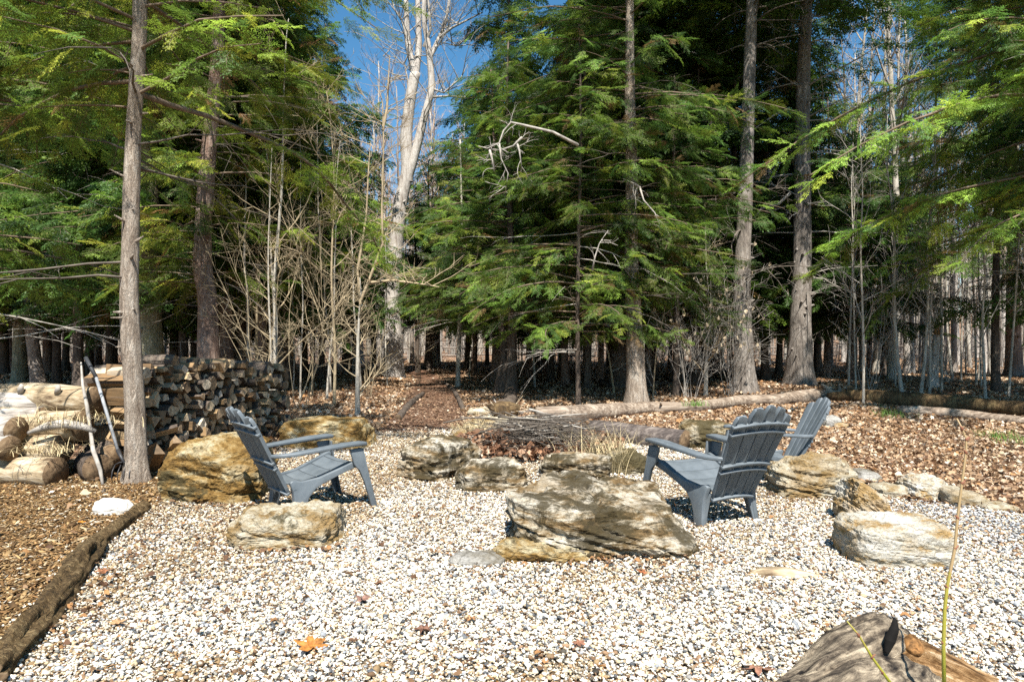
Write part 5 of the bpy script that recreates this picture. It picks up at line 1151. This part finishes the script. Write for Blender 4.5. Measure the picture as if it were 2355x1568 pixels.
x, y = gp(1385, 1068); blades('dry_grass_clump', (x, y, .04), 260, .55, .5, None, 'pale dry grass clump spilling over the right of the fire ring', 'grass', mat=STRAW, droop=1.1, ell=1.3)
x, y = gp(1105, 1020); blades('dry_grass_clump', (x, y, .12), 170, .42, .35, None, 'dry straw coloured grass clump arching at the left of the fire ring', 'grass', mat=STRAW, droop=1.3)
x, y = gp(1065, 1000); blades('dry_grass_clump', (x, y, .02), 110, .34, .25, None, 'small rounded tuft of straw behind the left fire ring stone', 'grass', mat=STRAW, droop=1.5)
x, y = gp(1420, 1095); blades('dry_grass_clump', (x, y, .02), 70, .42, .18, None, 'thin upright tuft of dry grass between the fire ring and the right chair', 'grass', mat=STRAW, droop=.6)
for px, py, n_, L, sp, lab in ((1622, 972, 160, .16, .28, 'bright green grass tuft growing on the moss topped rock'), (2052, 964, 190, .20, .45, 'green grass tuft in the leaves in front of the thick brown log'), (2300, 1010, 200, .20, .5, 'green grass patch in the leaves near the right edge'), (2345, 1022, 160, .18, .4, 'second green grass patch touching the right edge'), (2025, 940, 60, .12, .3, 'faint grass tuft beside the fallen logs behind the far chair')):
    x, y = gp(px, py); z = .24 if px == 1622 else gz(x, y); blades('grass_tuft', (x, y + (.7 if px == 1622 else 0), z), n_, L, sp, None, lab, 'grass', mat=GREEN, droop=.9, kind='stuff')
x, y = gp(150, 1010); blades('straw', (dp(150, 972, 7.2).x, 7.2, dp(150, 972, 7.2).z), 160, .3, .5, None, 'golden straw and chips lying on the fat sawn log', 'straw', mat=STRAW, droop=1.9, ell=1.6)
x, y = gp(90, 1050); p = dp(95, 1040, 7.05); blades('straw', tuple(p), 120, .28, .4, None, 'wisps of straw hanging between the two lowest sawn logs', 'straw', mat=STRAW, droop=1.9, ell=1.6)
# uprooted stump behind the ring
t = empty('root_stump', G(1160, 966), 'small uprooted stump bristling with torn pale roots behind the fire ring', 'stump'); R = random.Random(8); mb = MB(); mb.tube([(0, 0, -.05), (0, 0, .12), (.0, 0, .27), (.0, 0, .34)], [.20, .24, .30, .10], 18, rough=.4, seed=3); mb.build('root_ball', M['rot'], t)
for i in range(26):
    a = R.uniform(0, 6.28); b = Vector((math.cos(a) * .18, math.sin(a) * .18, R.uniform(.05, .3))); dr = Vector((math.cos(a), math.sin(a), R.uniform(-.3, 1.4))).normalized(); L = R.uniform(.12, .34); s = MB(); s.tube([b, b + dr * L * .5 + Vector((0, 0, -.01)), b + dr * L], [.018, .011, .003], 5, rough=.2); s.build('root', M['deadpale'] if i % 2 else M['weathy'], t)

# tall green stems at the lower right
def stem(pts, d, r0, label, dk=0):
    o = dp(pts[0][0], pts[0][1], d); t = empty('green_stem', o, label, 'plant stem'); mb = MB(); q = [dp(a, b, d + dk * i / len(pts)) - o for i, (a, b) in enumerate(pts)]; n = len(q)
    mb.tube(q, [r0 * (1 - .62 * k / (n - 1)) for k in range(n)], 10); N = NT('green_stem_skin', .45, .4); g = N.n('ShaderNodeTexCoord'); sx = N.n('ShaderNodeSeparateXYZ'); N.l(g.outputs['Object'], sx.inputs[0])
    N.color(N.ramp(N.math('ADD', N.math('MULTIPLY', sx.outputs[2], 1.1), N.noise(N.co(), 12, 4)), [(.5, (.26, .28, .02)), (1.1, (.30, .24, .05)), (1.6, (.34, .24, .12))])); mb.build('stem', N.m, t)
    for k in range(1, n - 1):
        s = MB(); s.tube([q[k] + Vector((0, 0, -.008)), q[k], q[k] + Vector((.012 * (-1) ** k, -.004, .012))], [r0 * .7, r0 * .9, .001], 8); s.build('bud', m_flat('bud', (.22, .09, .05), .6, .3), t)
stem([(2172, 1600), (2170, 1480), (2173, 1400), (2178, 1350), (2196, 1260), (2202, 1190), (2212, 1110), (2221, 1040), (2222, 1010), (2212, 985), (2200, 962)], 2.6, .0075, 'tall thin yellow green stem rising from the bottom right corner', .1)
stem([(2062, 1590), (2030, 1545), (2005, 1510), (1975, 1460), (1948, 1428)], 2.5, .0065, 'short slanting green stem in front of the weathered corner log')

# half buried pale driftwood on the gravel
r = [.02, .05, .055, .035, .01]; P = along([(1722, 1328), (1752, 1330), (1800, 1332), (1860, 1334), (1905, 1332)], r, .35); log('driftwood_piece', P, r, M['weathy'], 'flat pale piece of wood half buried in the gravel left of the cream white block', 'driftwood', seed=21, rough=.25)
P = along([(98, 1287), (110, 1288), (136, 1287)], [.012] * 3, .8); log('stick_piece', P, [.012, .014, .010], M['fresh'], 'short light brown stick lying on the wood chips', 'stick', seed=22)

# big fallen leaf and the few single ones
def maple_leaf(px, py, size, label, col, seed, rz):
    x, y = gp(px, py); N = NT('dry_leaf_%d' % seed, .6, .3); n1 = N.noise(N.co(), 26, 6, .7, .5); N.color(N.ramp(n1, [(.36, tuple(c * .45 for c in col)), (.5, col), (.64, tuple(min(.8, c * 1.5) for c in col))])); N.bump(n1, .6, .01)
    R = random.Random(seed); lob = [(0, 1.0), (14, .62), (24, .40), (38, .52), (55, .95), (68, .55), (84, .36), (100, .50), (118, .78), (138, .40), (160, .34), (176, .22)]
    ang = [(a, r) for a, r in lob] + [(360 - a, r) for a, r in reversed(lob) if a > 0]; V = [(0, 0, .01)]; rings = 4
    for k in range(1, rings + 1):
        for a, r_ in ang:
            th = math.radians(a); rr = r_ * (k / rings) * (1 + .0 * k); px_, py_ = math.sin(th) * rr, math.cos(th) * rr; V.append((px_ * size / 2 * 1.1, py_ * size / 2 * 1.1, size * (.10 * abs(math.sin(th * 2.5)) * (k / rings) ** 2 + .13 * mnoise.noise(Vector((px_ * 2 + seed, py_ * 2, 1)))) + .012))
    m = len(ang); Fc = [(0, 1 + (i + 1) % m, 1 + i) for i in range(m)] + [(1 + k * m + i, 1 + k * m + (i + 1) % m, 1 + (k + 1) * m + (i + 1) % m, 1 + (k + 1) * m + i) for k in range(rings - 1) for i in range(m)]
    o = mesh_obj('fallen_leaf', V, Fc, N.m, loc=(x, y, .030)); o.rotation_euler = (.12, .1, rz); sd = o.modifiers.new('thickness', 'SOLIDIFY'); sd.thickness = .0012; info(o, label, 'leaf')
    s = MB(); s.tube([(0, -.1 * size, .012), (.01, -.35 * size, .012), (.0, -.55 * size, .006)], [.0014, .0013, .001], 6); s.build('leaf_stalk', N.m, o)
maple_leaf(716, 1508, .19, 'large orange brown lobed leaf lying on the gravel in the foreground', (.36, .15, .035), 1, .5)
for i, (px, py, s, lab, col) in enumerate([(233, 1330, .10, 'curled rusty leaf near the rotten log at lower left', (.26, .11, .05)), (270, 1450, .09, 'flat tan leaf by the lower left pebbles', (.34, .2, .1)), (1085, 1442, .09, 'light orange leaf on the pebbles right of the large lobed one', (.42, .22, .10)), (975, 1465, .12, 'dark brown crumpled leaf in the middle foreground', (.14, .07, .045)),
                                      (830, 1395, .11, 'purplish brown leaf in front of the cream rock', (.2, .11, .08)), (1475, 1330, .08, 'rust leaf just below the largest boulder', (.28, .1, .04)), (188, 1212, .07, 'vivid orange leaf on the wood chips under the white stone', (.5, .2, .03)), (1745, 1560, .16, 'brown leaf at the bottom edge beside the weathered corner log', (.28, .14, .09)), (870, 1355, .08, 'small upright brown leaf in the gravel left of centre', (.25, .12, .06)), (1330, 1500, .08, 'reddish leaf on the gravel below the low rusty rock', (.26, .12, .07))]):
    maple_leaf(px, py, s, lab, col, 30 + i, i * 1.3)
print('tris', sum(len(m.polygons) for m in bpy.data.meshes) * 2, 'objects', len(bpy.data.objects))
